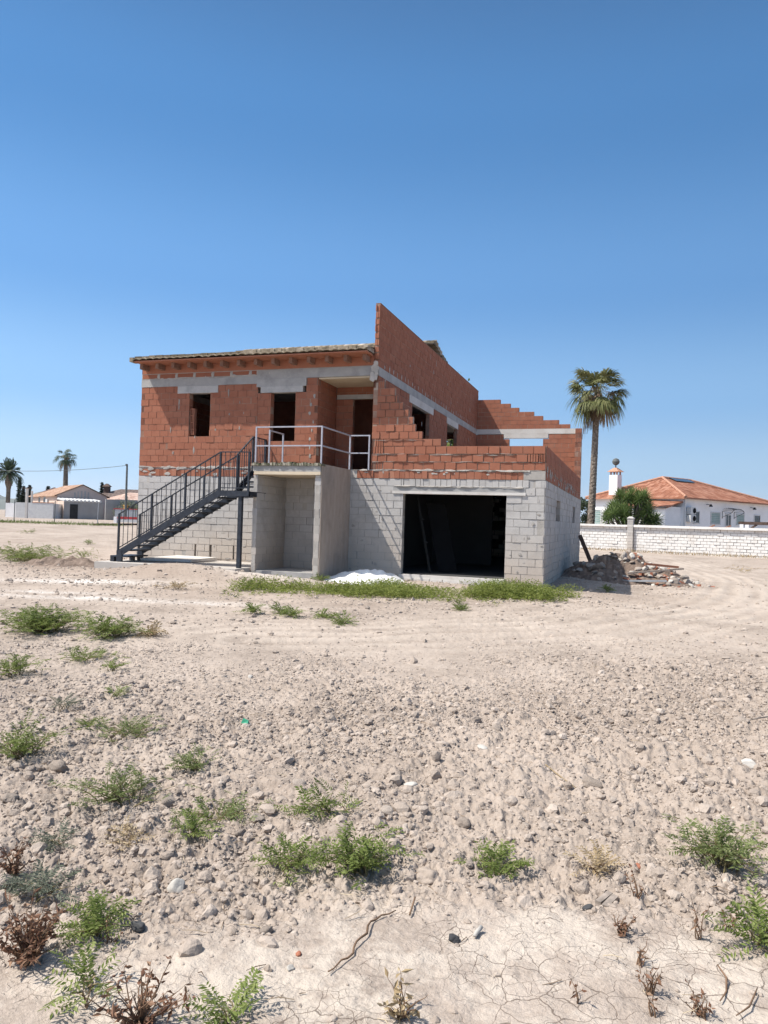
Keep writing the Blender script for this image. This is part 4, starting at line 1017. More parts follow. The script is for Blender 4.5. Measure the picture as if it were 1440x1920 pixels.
for (px, py, w_, h_, lb, sd_, ex) in DL: dry_plant(px, py, w_, h_, lb, sd_, **ex)
# straw and twig litter
def litter():
    g = np.random.default_rng(44); q = MB(); P = pick(420, 2.1, 8.5)
    for p in P:
        a = g.uniform(0, 6.28); L = g.uniform(.02, .11); d = np.array([cos(a), sin(a), g.normal(0, .15)])*L; m = p+d*.5+g.normal(0, .006, 3); z = p[2]+.006
        q.tube([p+(0, 0, .006), m+(0, 0, .012), p+d+(0, 0, .008)], [.0014, .0019, .0010], 4, g.random(), cap=False)
    o = q.build("plant_litter", m_litter); tagp(o, "scattered bits of straw and broken twigs on the soil", "litter", kind="stuff")
m_litter = mat_toned("litter", [(0, (.09, .06, .04)), (.5, (.26, .19, .13)), (1, (.5, .42, .30))], nscale=3, namp=.2)
litter()
# strip of weeds along the garage front, dry grass along the white wall
def weed_strip():
    g = np.random.default_rng(5); LV, LF, LT = [], [], []; n = 0
    cl = []
    while len(cl) < 820:
        u = g.random(); x = -5.9+u*6.8; yc = -4.75+2.75*u; y = yc+g.normal(0, .5)*(1+.5*(g.random() < .15))
        dn = vnoise(np.array([x*1.3]), np.array([y*1.3]), 61)[0]
        if g.random() < (.10+.90*sst(.32, .70, dn))*(1 if u < .96 else .6): cl.append((x, y, dn))
    for (x, y, dn) in cl:
        z = float(ground_z(x, y)); m = int(26+20*g.random()); h = g.uniform(.05, .27)*(.25+dn*1.4)
        a = g.uniform(0, 2*pi, m); r = g.random(m)**.6*.17; zz = g.random(m)**.8*h
        B = np.stack([x+r*np.cos(a), y+r*np.sin(a), z+zz], -1)
        D = nrm(np.stack([np.cos(a)+g.normal(0, .5, m), np.sin(a)+g.normal(0, .5, m), g.uniform(-.2, 1.1, m)], -1)); N = nrm(np.array([0, 0, 1.])+g.normal(0, .5, (m, 3)))
        V, F = leafquads(B, D, N, g.uniform(.05, .10, m), g.uniform(.015, .026, m), .25); LV.append(V); LF.append(F+n); n += len(V); LT.append(np.clip(g.normal(.5, .12)+g.normal(0, .16, m), 0, 1))
    o = mesh_np("weed_strip", np.concatenate(LV), np.concatenate(LF), m_strip, None, tone=np.concatenate(LT))
    tagp(o, "long strip of dense green weeds in front of the garage", "weeds", kind="stuff")
weed_strip()
def grass(name, n, fx, h0, h1, mat, label, seed, w=.012):
    g = np.random.default_rng(seed); B = []
    for _ in range(n): B.append(fx(g))
    B = np.array(B); z = ground_z(B[:, 0], B[:, 1]); B = np.column_stack([B, z]); m = len(B)
    D = nrm(np.stack([g.normal(0, .4, m), g.normal(0, .4, m), np.ones(m)], -1)); N = nrm(g.normal(size=(m, 3)))
    V, F = leafquads(B, D, N, g.uniform(h0, h1, m), np.full(m, w), .3)
    o = mesh_np(name, V, F, mat, None, tone=np.clip(g.normal(.5, .2, m), 0, 1)); tagp(o, label, "grass", kind="stuff")
WA, WB = np.array([10.19, 32.38]), np.array([-1.27, 35.85])
def fw(g):
    e = g.uniform(-.6, 1.05); c_ = WA+(WB-WA)*e; return (c_[0]+g.normal(0, .3), c_[1]-.35-abs(g.normal(0, .35)))
grass("dry_grass", 1500, fw, .08, .3, m_straw, "dry yellow grass along the foot of the white block wall", 81, .03)
def fl_(g):
    u = g.random()**1.8*11; return (-47.5+u+g.normal(0, .4), 27.0+u*.32+g.normal(0, .7))
grass("verge_grass", 1500, fl_, .08, .32, m_weed2, "patchy green grass along the far fence posts at left", 82, .05)

# ------------------------------------------------------------------ gypsum, mound, rubble, boards
def heap(name, fz, x0, x1, y0, y1, n, mat, label, cat, tone=.5):
    xs = np.linspace(x0, x1, n); ys = np.linspace(y0, y1, n); X, Y = np.meshgrid(xs, ys, indexing='ij')
    H = fz(X, Y); Z = ground_z(X, Y, False)-.06+H
    cx, cy = (x0+x1)/2, (y0+y1)/2; cz = float(base_z(np.array(cx), np.array(cy)))
    V = np.stack([X-cx, Y-cy, Z-cz], -1).reshape(-1, 3); i = np.arange(n-1)[:, None]; j = np.arange(n-1)[None, :]
    F = np.stack([i*n+j, (i+1)*n+j, (i+1)*n+j+1, i*n+j+1], -1).reshape(-1, 4)
    keep = H.ravel()[F].max(1) > .012; F = F[keep]
    o = mesh_np(name, V, F, mat, None, tone=np.clip(tone+.5*fbm(F[:, 0]*.37, F[:, 0]*.11, 4, 2), 0, 1), smooth=True, loc=(cx, cy, cz)); return tagp(o, label, cat)
def gyp(X, Y):
    h = .25*gauss(X, Y, -4.6, -.75, .8, .8)+.14*gauss(X, Y, -3.85, -.8, .5, .65)+.2*gauss(X, Y, -4.4, -1.55, 1.0, .6)
    return h*(1+.28*fbm(X*4, Y*4, 15, 4))-.03
heap("gypsum_pile", gyp, -6.2, -2.6, -2.7, -.01, 70, m_gypsum, "pile of white gypsum in the corner left of the garage door", "pile")
def mnd(X, Y):
    return (.20*gauss(X, Y, -13.3, -1.5, 1.1, .7, .1)+.12*gauss(X, Y, -12.3, -2.1, 1.5, .7)+.08*gauss(X, Y, -14.6, -1.9, .8, .6))*(1+.9*fbm(X*3.5, Y*3.5, 25, 5))-.03
m_brownsoil = mat_toned("brown_soil", [(0, (.12, .09, .072)), (.5, (.20, .15, .12)), (1, (.31, .24, .195))], nscale=6, namp=.9, bscale=18, bdist=.05, bstr=.9)
heap("earth_mound", mnd, -17, -10.9, -3.8, .8, 90, m_brownsoil, "low mound of brown earth left of the staircase", "mound")
def rub(X, Y):
    return (.72*gauss(X, Y, 1.95, 7.2, .75, 1.1)+.5*gauss(X, Y, 1.0, 6.4, 1.0, 1.4)+.36*gauss(X, Y, 3.0, 6.6, .9, 1.1)+.2*gauss(X, Y, 2.3, 5.2, 1.9, 1.1))*(1+.55*fbm(X*2.5, Y*2.5, 35, 4))-.04
heap("rubble_mound", rub, .02, 5.6, 2.5, 11, 90, m_brownsoil, "heap of dug earth and rubble by the garage side wall", "rubble heap", .35)
g = np.random.default_rng(19); used = 0
m_rubble = mat_toned('rubble', [(0, (.16, .125, .10)), (.5, (.31, .26, .22)), (1, (.47, .43, .39))], nscale=7, namp=.8, bscale=40, bdist=.02)
kinds = [("concrete_chunk", m_rubble, "broken grey concrete lump on the rubble heap", 90, (.10, .30)), ("plaster_chunk", m_whitestone, "broken white plaster piece on the rubble heap", 60, (.08, .24)), ("broken_brick", m_brick, "broken red brick piece on the rubble heap", 40, (.10, .2))]
for nm, mt, lb, cnt, (ra, rb_) in kinds:
    for i in range(cnt):
        for _ in range(60):
            x = g.uniform(.3, 4.9); y = g.uniform(3.8, 8.6); hh = float(rub(np.array(x), np.array(y)))
            pref = 1 if nm == "concrete_chunk" else float(sst(1.6, 2.6, x))
            if hh > .03 and g.random() < min(1, hh*1.6+.35)*pref: break
        r = g.uniform(ra, rb_)*(.5+.5*g.random())
        if nm == "broken_brick":
            V = np.array([(a, b, c_) for c_ in (-.32, .32) for a, b in ((-1, -.55), (1, -.55), (1, .55), (-1, .55))])*np.array([1, .8, .8])+g.normal(0, .1, (8, 3)); F = BOXF
        else:
            V, F = rock_shape(2, 900+i+cnt*7, 9, .05, (1, g.uniform(.6, .9), g.uniform(.3, .65)))
        V = V*r*.78
        o = mesh_np(nm, V, F, mt, None, tone=np.full(len(F), g.uniform(.3, .8)), loc=(x, y, float(base_z(np.array(x), np.array(y)))-.06+hh+r*.18)); o.rotation_euler = (g.normal(0, .5), g.normal(0, .5), g.uniform(0, 6.3))
        tagp(o, lb, nm.replace("_", " "), lb.split(" on ")[0]+"s of the heap")
def plank(a, b, w_, h_, mat, label, name="plank", cat="plank", up=(0, 0, 1)):
    q = MB(); q.bar(a, b, w_, h_, up=up); o = q.build(name, mat, None, loc=a); return tagp(o, label, cat)
plank((2.0, 5.0, .02), (3.6, 5.3, .22), .14, .05, m_greywood, "grey plank lying across the front of the rubble heap")
plank((2.5, 5.7, .30), (3.5, 6.1, .22), .10, .07, m_redwood, "reddish timber lying on the lit side of the rubble heap")
plank((1.7, 4.6, -.2), (3.1, 4.5, -.13), .08, .05, m_galv, "pale metal profile at the foot of the rubble heap", "metal_profile", "profile")
plank((.62, 12.3, -.2), (.06, 12.7, 1.05), .16, .06, m_brown, "brown plank leaning on the far end of the side wall", up=(0, 1, 0))
q = MB(); a, b = np.array((-3.08, .55, .01)), np.array((-3.62, .95, 2.1)); q.bar(a, b, .05)
for e in (.4, .7): c_ = a+(b-a)*e; q.box((c_[0]-.03, c_[1]-.06, c_[2]-.012), (c_[0]+.1, c_[1]-.02, c_[2]+.012), .9)
o = q.build("steel_prop", m_black, None, loc=a); tagp(o, "grey adjustable steel prop leaning inside the garage doorway", "prop")
q = MB(); q.hexa([(-2.98, 1.1, .01), (-2.5, 1.3, .01), (-2.5, 1.34, .01), (-2.98, 1.14, .01), (-3.5, 1.5, 1.95), (-3.0, 1.7, 1.95), (-3.0, 1.74, 1.95), (-3.5, 1.54, 1.95)])
o = q.build("leaning_board", m_board, None, loc=(-2.8, 1.2, .01)); tagp(o, "dark grey board leaning behind the prop inside the garage", "board")

# ------------------------------------------------------------------ far ground features and boundary wall
def place_mb(mb, name, mats, parent, smooth=False):
    o = mb.build(name, mats, None, smooth); o.parent = parent; return o
d_ = WB-WA; Lw = np.linalg.norm(d_); ang = math.atan2(-d_[1], -d_[0])      # along +x towards the right
bw_ = empty("boundary_wall", (WA[0], WA[1], -.3), ang, label="long white-painted block boundary wall on the right", cat="wall")
q = MB(); piln = 2.13
mw_b = mat_toned("whitewashed_block", [(0, (.55, .52, .49)), (.4, (.71, .69, .66)), (1, (.82, .81, .79))], nscale=4, namp=.5, bscale=40, dirt=(.55, .49, .43, .5), dirtscale=1.2)
mw_m = mat_toned("wall_joint", [(0, (.30, .26, .23)), (1, (.50, .46, .42))], nscale=4, namp=.8)
def wl(u): return -u
xpil = -(math.hypot(WA[0]-2.06, WA[1]-34.84))
masonry(q, (0, 0, 0), X_, FN, -Lw-5, xpil-.2, [(.2*i, .2) for i in range(9)], .4, .15, core=.03, joint=.03, jn=.012)
masonry(q, (0, 0, 0), X_, FN, xpil+.2, 7, [(.2*i, .2) for i in range(9)], .4, .15, core=.03, joint=.03, jn=.012)
place_mb(q, "block_courses", [mw_b, mw_m], bw_)
q = MB(); q.box((-Lw-5, -.18, 1.80), (xpil-.21, .02, 1.94), .55); q.box((xpil+.21, -.18, 1.80), (7, .02, 1.96), .55); place_mb(q, "coping", mw_b, bw_)
q = MB()
for i in range(12): q.box((xpil-.19+rng.normal(0, .01), -.22, .2*i), (xpil+.19, .06, .2*i+.188), rng.normal(.45, .15))
q.hexa([(xpil-.24, -.27, 2.39), (xpil+.24, -.27, 2.39), (xpil+.24, .1, 2.39), (xpil-.24, .1, 2.39), (xpil-.1, -.16, 2.52), (xpil+.1, -.16, 2.52), (xpil+.1, 0, 2.52), (xpil-.1, 0, 2.52)], .6)
place_mb(q, "pillar", m_block, bw_)
# ------------------------------------------------------------------ white house on the right
def hip_faces(L, Wd, e, zr, inset, ov):
    A = [(-ov, -ov, e), (L+ov, -ov, e), (L+ov, Wd+ov, e), (-ov, Wd+ov, e)]; R0 = (inset, Wd/2, zr); R1 = (L-inset, Wd/2, zr)
    return A, R0, R1
def roof_faces(name, polys, mat, parent, thick=.12):
    """each polygon: first edge is the eave; uv in metres; solid with an underside"""
    V, F, UV = [], [], []
    def put(P, uv):
        n = len(V); V.extend(P); F.append(list(range(n, n+len(P)))); UV.extend(uv)
    for P in polys:
        P = np.array(P, float); e = P[1]-P[0]; e /= np.linalg.norm(e); nn = np.cross(P[1]-P[0], P[2]-P[0]); nn /= np.linalg.norm(nn); s = np.cross(nn, e)
        uv = [((p-P[0])@e, (p-P[0])@s) for p in P]
        put([tuple(p) for p in P], uv); put([tuple(p-np.array((0, 0, thick))) for p in P[::-1]], uv[::-1])
        put([tuple(P[0]-np.array((0, 0, thick))), tuple(P[1]-np.array((0, 0, thick))), tuple(P[1]), tuple(P[0])], [(0, 0), (1, 0), (1, .1), (0, .1)])
    me = bpy.data.meshes.new(name); me.from_pydata(V, [], F); me.materials.append(mat)
    l = me.uv_layers.new(name="UVMap"); l.data.foreach_set("uv", np.array(UV, np.float32).ravel()); me.update()
    o = bpy.data.objects.new(name, me); COL.objects.link(o); o.parent = parent; return o
def gz1(x, y): return float(base_z(np.array(float(x)), np.array(float(y))))
ANG = rad(55.7)
C0 = (6.06, 45.61); wh = empty("white_house", (C0[0], C0[1], -.3), ANG, label="single-storey white house with a red hipped tile roof beyond the wall", cat="house")
Zo = .3
q = MB(); q.box((0, 0, 0), (14.9, 9.0, 4.0+Zo)); place_mb(q, "wall", m_white, wh)
q = MB(); q.box((-2.2, .25, 0), (0, 4.5, 3.25+Zo)); q.box((-.02, 4.5, 0), (-1.0, 7.0, 2.5)); place_mb(q, "annex_wall", m_white, wh)
e = 4.05+Zo; A, R0, R1 = hip_faces(14.9, 9.0, e, 6.0+Zo, 4.0, .4); R1 = (8.6, 4.5, 6.0+Zo)
rr = roof_faces("roof", [[A[0], A[1], R1, R0], [A[1], A[2], R1], [A[2], A[3], R0, R1], [A[3], A[0], R0]], m_redroof, wh)
q = MB()
for a, b in ((A[0], R0), (A[3], R0), (A[1], R1), (R0, R1)):
    a = np.array(a); b = np.array(b); n = int(np.linalg.norm(b-a)/.4)
    for i in range(n): q.tube([a+(b-a)*i/n+(0, 0, .03), a+(b-a)*(i+1)/n+(0, 0, .05)], [.13, .10], 8, .6)
m_hip = mat_plain("hip_tile", (.46, .25, .17), .9, .2, 6)
place_mb(q, "hip_tiles", m_hip, rr)
q = MB()
for i in range(3): q.hexa([(4.9+i*1.05, 3.7, 5.75+Zo), (5.9+i*1.05, 3.7, 5.75+Zo), (5.9+i*1.05, 4.5, 6.09+Zo), (4.9+i*1.05, 4.5, 6.09+Zo)]+[(4.9+i*1.05, 3.7, 5.79+Zo), (5.9+i*1.05, 3.7, 5.79+Zo), (5.9+i*1.05, 4.5, 6.13+Zo), (4.9+i*1.05, 4.5, 6.13+Zo)])
place_mb(q, "solar_panel", m_glass, rr)
roof_faces("annex_roof", [[(-2.4, .05, 3.2+Zo), (0, .05, 3.75+Zo), (0, 4.7, 3.95+Zo), (-2.4, 4.7, 3.3+Zo)]], m_redroof, wh)
def win(parent, u0, u1, z0, z1, mat, name="window", y=0.0, bars=0, face='v'):
    q = MB()
    t = .09
    def bx(a0, a1, c0, c1, d0, d1):
        if face == 'v': q.box((a0, y-d1, c0), (a1, y-d0, c1))
        else: q.box((y-d1, a0, c0), (y-d0, a1, c1))
    bx(u0-t, u1+t, z1, z1+t, 0, .05); bx(u0-t, u1+t, z0-t, z0, 0, .08); bx(u0-t, u0, z0, z1, 0, .05); bx(u1, u1+t, z0, z1, 0, .05)
    f = place_mb(q, name, m_plastic, parent)
    q = MB(); bx(u0, u1, z0, z1, -.02, .015)
    place_mb(q, "shutter" if bars else "pane", mat, f)
    if bars:
        q = MB()
        for i in range(bars): z = z0+(z1-z0)*(i+.5)/bars; bx(u0, u1, z-.012, z+.012, .015, .03)
        place_mb(q, "slat", m_plastic, f)
win(wh, 1.5, 2.3, 2.05+Zo, 2.92+Zo, m_glass); win(wh, 4.2, 5.6, 2.04+Zo, 2.93+Zo, m_shutter, bars=6)
win(wh, 8.45, 9.7, 2.06+Zo, 2.92+Zo, m_shutter, bars=6); win(wh, 11.6, 12.6, 2.35+Zo, 2.9+Zo, m_glass)
win(wh, 8.0, 8.7, 1.74+Zo, 2.95+Zo, m_shutter, bars=6, face='h')
q = MB(); q.box((6.5, -.06, .9+Zo), (7.45, 0.0, 2.98+Zo)); dr = place_mb(q, "door", m_plastic, wh)
q = MB(); q.box((6.62, -.075, 1.9+Zo), (6.92, -.06, 2.8+Zo)); q.box((7.04, -.075, 1.9+Zo), (7.34, -.06, 2.8+Zo)); place_mb(q, "pane", m_glass, dr)
q = MB()
for i in range(9):
    a0 = pi*i/8; p0 = (7.0-1.0*cos(a0), -.9, 3.02+Zo+.32*sin(a0)); p1 = (7.0-1.0*cos(a0), -.0, 3.1+Zo+.34*sin(a0)); q.bar(p0, p1, .03)
    if i: q.bar(pp, p0, .04)
    pp = p0
for x in (6.0, 8.0): q.bar((x, -.9, 3.02+Zo), (x, -.02, 2.6+Zo), .03); q.bar((x, -.02, 2.5+Zo), (x, -.02, 3.1+Zo), .03)
place_mb(q, "door_canopy", m_black, wh)
for z in (2.08, 2.72):
    q = MB(); q.box((.35, -.42, z+Zo), (1.15, -.06, z+.56+Zo)); ac = place_mb(q, "air_conditioner", m_plastic, wh)
    q = MB(); q.tube([(.88, -.425, z+.28+Zo), (.88, -.45, z+.28+Zo)], .22, 16); place_mb(q, "fan_grille", m_board, ac)
q = MB(); q.tube([(.05, -.06, .3), (.05, -.06, 3.95+Zo)], .05, 8); place_mb(q, "downpipe", m_plastic, wh)
for x in (3.47, 10.86):
    q = MB(); q.bar((x, 0, 3.62+Zo), (x, -.35, 3.55+Zo), .05); q.hexa([(x-.12, -.5, 3.42+Zo), (x+.12, -.5, 3.42+Zo), (x+.12, -.26, 3.42+Zo), (x-.12, -.26, 3.42+Zo), (x-.05, -.43, 3.62+Zo), (x+.05, -.43, 3.62+Zo), (x+.05, -.33, 3.62+Zo), (x-.05, -.33, 3.62+Zo)]); place_mb(q, "wall_lamp", m_black, wh)
q = MB(); q.box((.2, 6.5, 4.2+Zo), (.85, 7.35, 6.1+Zo)); ch = place_mb(q, "chimney", m_white, wh)
q = MB()
for a in (.24, .72):
    for b in (6.56, 7.18): q.box((a, b, 6.1+Zo), (a+.09, b+.11, 6.38+Zo))
q.hexa([(.05, 6.35, 6.38+Zo), (1.0, 6.35, 6.38+Zo), (1.0, 7.5, 6.38+Zo), (.05, 7.5, 6.38+Zo), (.4, 6.8, 6.75+Zo), (.65, 6.8, 6.75+Zo), (.65, 7.05, 6.75+Zo), (.4, 7.05, 6.75+Zo)])
place_mb(q, "chimney_cap", m_hip, ch)
q = MB(); q.tube([(.52, 6.92, 6.7+Zo), (.52, 6.92, 7.0+Zo)], .05, 8); q.tube([(.52, 6.92, 6.98+Zo), (.52, 6.92, 7.1+Zo), (.52, 6.92, 7.3+Zo), (.52, 6.92, 7.5+Zo), (.52, 6.92, 7.6+Zo)], [.1, .27, .33, .25, .08], 12); place_mb(q, "cowl", m_pole, ch)
# pergola frame and timber stacks behind the wall
def onwall(u, off, z): c_ = WA+(-d_/Lw)*u; n_ = np.array([-( -d_[1]/Lw), -d_[0]/Lw]); n_ = np.array([d_[1], -d_[0]])/Lw*-1; n_ = n_ if n_[1] > 0 else -n_; return (c_[0]+n_[0]*off, c_[1]+n_[1]*off, z)
pg = empty("pergola", onwall(-.3, 2.2, -.2), ang, label="low dark-beamed shelter on white posts behind the right end of the wall", cat="pergola")
q = MB(); q.box((-1.8, -.1, 2.10), (3.4, .1, 2.28)); q.box((-1.8, 1.9, 2.10), (3.4, 2.1, 2.28)); q.bar((-1.2, 0, 1.75), (-.7, 0, 2.1), .12); place_mb(q, "beam", m_brown, pg)
for x in (-1.6, 1.0):
    for y in (0, 2.0): q = MB(); q.box((x-.11, y-.11, 0), (x+.11, y+.11, 2.1)); place_mb(q, "post", m_white, pg)
for i, (u_, lb) in enumerate(((-4.0, "left one of two reddish timber stacks tilted up behind the white wall"), (-3.0, "right one of two reddish timber stacks tilted up behind the white wall"))):
    q = MB()
    for j in range(4): q.bar((-.35+.03*j, .25*(j % 2), 1.25+.14*j), (.35+.05*j, .25*(j % 2), 1.6+.13*j), .16, .07)
    q.box((-.1, -.1, 0), (.15, .35, 1.4)); o = q.build("timber_stack", m_redwood); o.location = onwall(u_, 1.6, -.2); o.rotation_euler = (0, 0, ang); tagp(o, lb, "timber stack")

# ------------------------------------------------------------------ palms and trees
def trunk_mesh(name, P0, P1, r0_, r1_, mat, parent, seed, nh=120, na=18, amp=.12, flare=.25, bulge=None):
    g = np.random.default_rng(seed); h = np.linspace(0, 1, nh); a = np.linspace(0, 2*pi, na, endpoint=False)
    H, A_ = np.meshgrid(h, a, indexing='ij'); P0 = np.array(P0); P1 = np.array(P1)
    r = r0_*(1-H)+r1_*H; r = r*(1+flare*np.exp(-H*14))
    if bulge: r = r*(1+bulge[1]*np.exp(-((H-bulge[0])/bulge[2])**2))
    L = np.linalg.norm(P1-P0); ring = (H*L/.16+A_*3/(2*pi)) % 1
    r = r*(1+amp*(1-ring)*(.5+.8*hash2(np.floor(H*L/.16+A_*3/(2*pi)), np.floor(A_*9/(2*pi)), seed)))
    c_ = P0+(P1-P0)*H[..., None]; V = c_+np.stack([r*np.cos(A_), r*np.sin(A_), 0*r], -1)
    V = V.reshape(-1, 3); i = np.arange(nh-1)[:, None]; j = np.arange(na)[None, :]; j2 = (j+1) % na
    F = np.stack([i*na+j, i*na+j2, (i+1)*na+j2, (i+1)*na+j], -1).reshape(-1, 4)
    return mesh_np(name, V, F, mat, parent, tone=np.clip(g.normal(.5, .22, len(F)), 0, 1))
def fan_frond(g, base, az, elev, plen, rad_, nseg, droop, spread=1.25):
    """petiole + fan of narrow drooping segments -> V,F"""
    d = np.array([cos(az)*cos(elev), sin(az)*cos(elev), sin(elev)]); side = np.array([-sin(az), cos(az), 0]); up = np.cross(d, side)*-1
    if up[2] < 0: up = -up
    k = 4; q = np.linspace(0, 1, k); pet = base+d*plen*q[:, None]; pet[:, 2] -= droop*.25*plen*q**2
    V, F = [], []; n = 0; w = .022
    for i in range(k): V += [pet[i]-side*w, pet[i]+side*w]
    F += [(2*i, 2*i+1, 2*i+3, 2*i+2) for i in range(k-1)]; n = len(V)
    hub = pet[-1]; dd = nrm(pet[-1]-pet[-2]); upd = nrm(np.cross(side, dd));
    for s in np.linspace(-spread, spread, nseg):
        sd = nrm(dd*cos(s)+side*sin(s)+upd*.12*g.normal()); ln = rad_*(1-.22*(abs(s)/spread)**2)*g.uniform(.85, 1.1); pw = nrm(np.cross(sd, upd))*rad_*.042
        ts = (0, .5, .8, 1.0); pp = []
        for t_ in ts: p = hub+sd*ln*t_; p[2] -= droop*ln*max(0, t_-.35)**2*1.6; pp.append(p)
        wd = (.25, 1, .7, .05)
        for p, x in zip(pp, wd): V += [p-pw*x, p+pw*x]
        F += [(n+2*i, n+2*i+1, n+2*i+3, n+2*i+2) for i in range(3)]; n = len(V)
    return np.array(V), np.array(F)
def fan_palm(name, base, top, r0_, r1_, label, nlive, ndead, plen, frad, seed, nseg=22, leafmat=None, emin=-.75, dead_skirt=(.9, 2.2)):
    g = np.random.default_rng(seed); base = np.array(base, float); top = np.array(top, float)-base
    e = empty(name, base, 0, label=label, cat="palm")
    trunk_mesh("trunk", (0, 0, 0), top, r0_, r1_, m_bark, e, seed)
    for nm, cnt, mat, lo, hi in (("crown", nlive, leafmat or m_palmleaf, emin, 1.35), ("dead_fronds", ndead, m_palmdead, -1.0, .8)):
        Vs, Fs, Ts = [], [], []; n = 0
        for i in range(cnt):
            el_ = lo+(hi-lo)*g.random()**(.95 if nm == "crown" else 1.5); az_ = i*2.39996+g.normal(0, .3)
            dr = .55+.5*max(0, .6-el_)*g.uniform(.6, 1.2)
            b = top+np.array([cos(az_)*r1_*.7, sin(az_)*r1_*.7, g.uniform(-.5, .35) if nm == "crown" else g.uniform(-.7, .3)])
            pl_ = plen*g.uniform(.75, 1.15)*(1 if nm == "crown" else g.uniform(.35, .8)); fr = frad*g.uniform(.8, 1.1)*(1 if nm == "crown" else .75)
            V, F = fan_frond(g, b, az_, el_, pl_, fr, nseg if nm == "crown" else int(nseg*.6), dr*(1 if nm == "crown" else 1.9), 1.25 if nm == "crown" else .6)
            if nm != "crown": V = V+g.normal(0, .015, V.shape)
            Vs.append(V); Fs.append(F+n); n += len(V); Ts.append(np.clip(g.normal(.45, .2)+g.normal(0, .08, len(F)), 0, 1))
        if cnt: mesh_np(nm, np.concatenate(Vs), np.concatenate(Fs), mat, e, tone=np.concatenate(Ts))
    return e
fan_palm("tall_palm", (-.86, 39.07, gz1(-.86, 39)), (-.60, 39.05, 11.7), .27, .20, "very tall shaggy fan palm behind the right boundary wall", 64, 32, 1.45, 1.15, 4, emin=-.55)
fan_palm("fan_palm", (-88.46, 82.5, gz1(-88, 82)), (-88.55, 82.4, 10.6), .45, .30, "slim fan palm rising behind the pinkish gabled bungalow", 28, 8, .95, 1.05, 8, nseg=16, leafmat=m_farpalm, emin=-.45)
def feather_palm(name, base, top, label, seed, nf=38, L=2.9, mat=m_farpalm):
    g = np.random.default_rng(seed); base = np.array(base, float); top = np.array(top, float)-base; e = empty(name, base, 0, label=label, cat="palm")
    trunk_mesh("trunk", (0, 0, 0), top, .30, .28, m_bark, e, seed, flare=.1, bulge=(.80, .85, .10))
    Vs, Fs, Ts = [], [], []; n = 0
    for i in range(nf):
        az_ = i*2.39996; el_ = -.35+1.75*(i/nf)**.9; k = 16; q = np.linspace(0, 1, k); dz = L*(q*sin(el_)-.62*q**2*cos(el_)); dx = L*q*cos(el_)*(1-.18*q)
        P = top+np.stack([dx*cos(az_), dx*sin(az_), dz+.1], -1); d = nrm(np.gradient(P, axis=0)); sd = np.array([-sin(az_), cos(az_), 0])
        for sg in (-1, 1):
            D = nrm(d*.7+sg*sd*.8+np.array([0, 0, -.15])); V, F = leafquads(P[1:], D[1:], nrm(np.cross(D, d))[1:], .62*np.sin(q[1:]*2.6+.45), np.full(k-1, .17), .3)
            Vs.append(V); Fs.append(F+n); n += len(V); Ts.append(np.clip(g.normal(.45, .2)+np.zeros(len(F)), 0, 1))
    mesh_np("crown", np.concatenate(Vs), np.concatenate(Fs), mat, e, tone=np.concatenate(Ts)); return e
feather_palm("feather_palm", (-89.7, 71.6, gz1(-89, 71)), (-89.65, 71.6, 7.0), "stout feather palm with a bulging trunk at the far left", 12)
feather_palm("feather_palm", (-92.6, 70.3, gz1(-92, 70)), (-92.6, 70.3, 7.6), "feather palm cut off by the left edge of the view", 13)
def leaf_cloud(g, n, fpos, size, wd):
    B = fpos(n); D = nrm(g.normal(size=(n, 3))); N = nrm(g.normal(size=(n, 3)))
    return leafquads(B, D, N, g.uniform(size*.6, size*1.3, n), np.full(n, wd), .2)
def tree(name, base, h, r, label, seed, mat, shape='cone', n=900, size=.35, cat="tree"):
    g = np.random.default_rng(seed); e = empty(name, (base[0], base[1], gz1(*base[:2]) if len(base) < 3 else base[2]), 0, label=label, cat=cat)
    q = MB(); q.tube([(0, 0, -.1), (0, 0, h*.3), (0, 0, h*.8)], [r*.12+.06, r*.10+.05, .03], 7); place_mb(q, "trunk", m_bark, e)
    if shape == 'bush' or shape == 'conifer':
        cs = g.normal(0, .38, (14, 3))*np.array([r, r, h*.33])+np.array([0, 0, h*.6])
    def fp(n):
        if shape == 'cone':
            t_ = g.random(n)**.8; rr_ = r*np.minimum(1, (t_+.03)*6)*(1-t_**1.6)*np.sqrt(g.random(n))*(1+.25*np.sin(t_*23+seed)); a = g.uniform(0, 2*pi, n)
            return np.stack([rr_*np.cos(a), rr_*np.sin(a), .04*h+t_*h*.96], -1)
        c_ = cs[g.integers(0, len(cs), n)]; return c_+g.normal(0, .17, (n, 3))*np.array([r, r, r*.8])
    V, F = leaf_cloud(g, n, fp, size, size*.45)
    if shape == 'cone': V[:, 2] = np.clip(V[:, 2], 0, h*1.02)
    mesh_np("crown", V, F, mat, e, tone=np.clip(g.normal(.5, .22, len(F)), 0, 1)); return e
CY = [((-92.0, 76.1), 6.2, .55, "tallest dark cypress at the far left, right of the feather palm"), ((-93.5, 78.5), 4.9, .4, "thin cypress between the feather palm trunk and the tallest cypress"), ((-90.4, 76.6), 5.0, .42, "thin cypress just right of the tallest far-left cypress"),
      ((-87.6, 77.6), 4.9, .5, "short cypress beside the left end of the bungalow roof"), ((-86.1, 88.6), 6.2, .75, "dark cypress between the bungalow and the small tiled roof"), ((-88.4, 88.0), 4.4, .4, "cypress tip showing over the bungalow's right roof slope"), ((-84.6, 89.4), 4.0, .4, "small cypress right of the one between the two roofs"),
      ((-95.5, 72.5), 3.6, .6, "dark cypress cut low at the left edge under the palms"), ((-90.5, 75.2), 3.4, .9, "broad dark shrub below the far-left cypresses")]
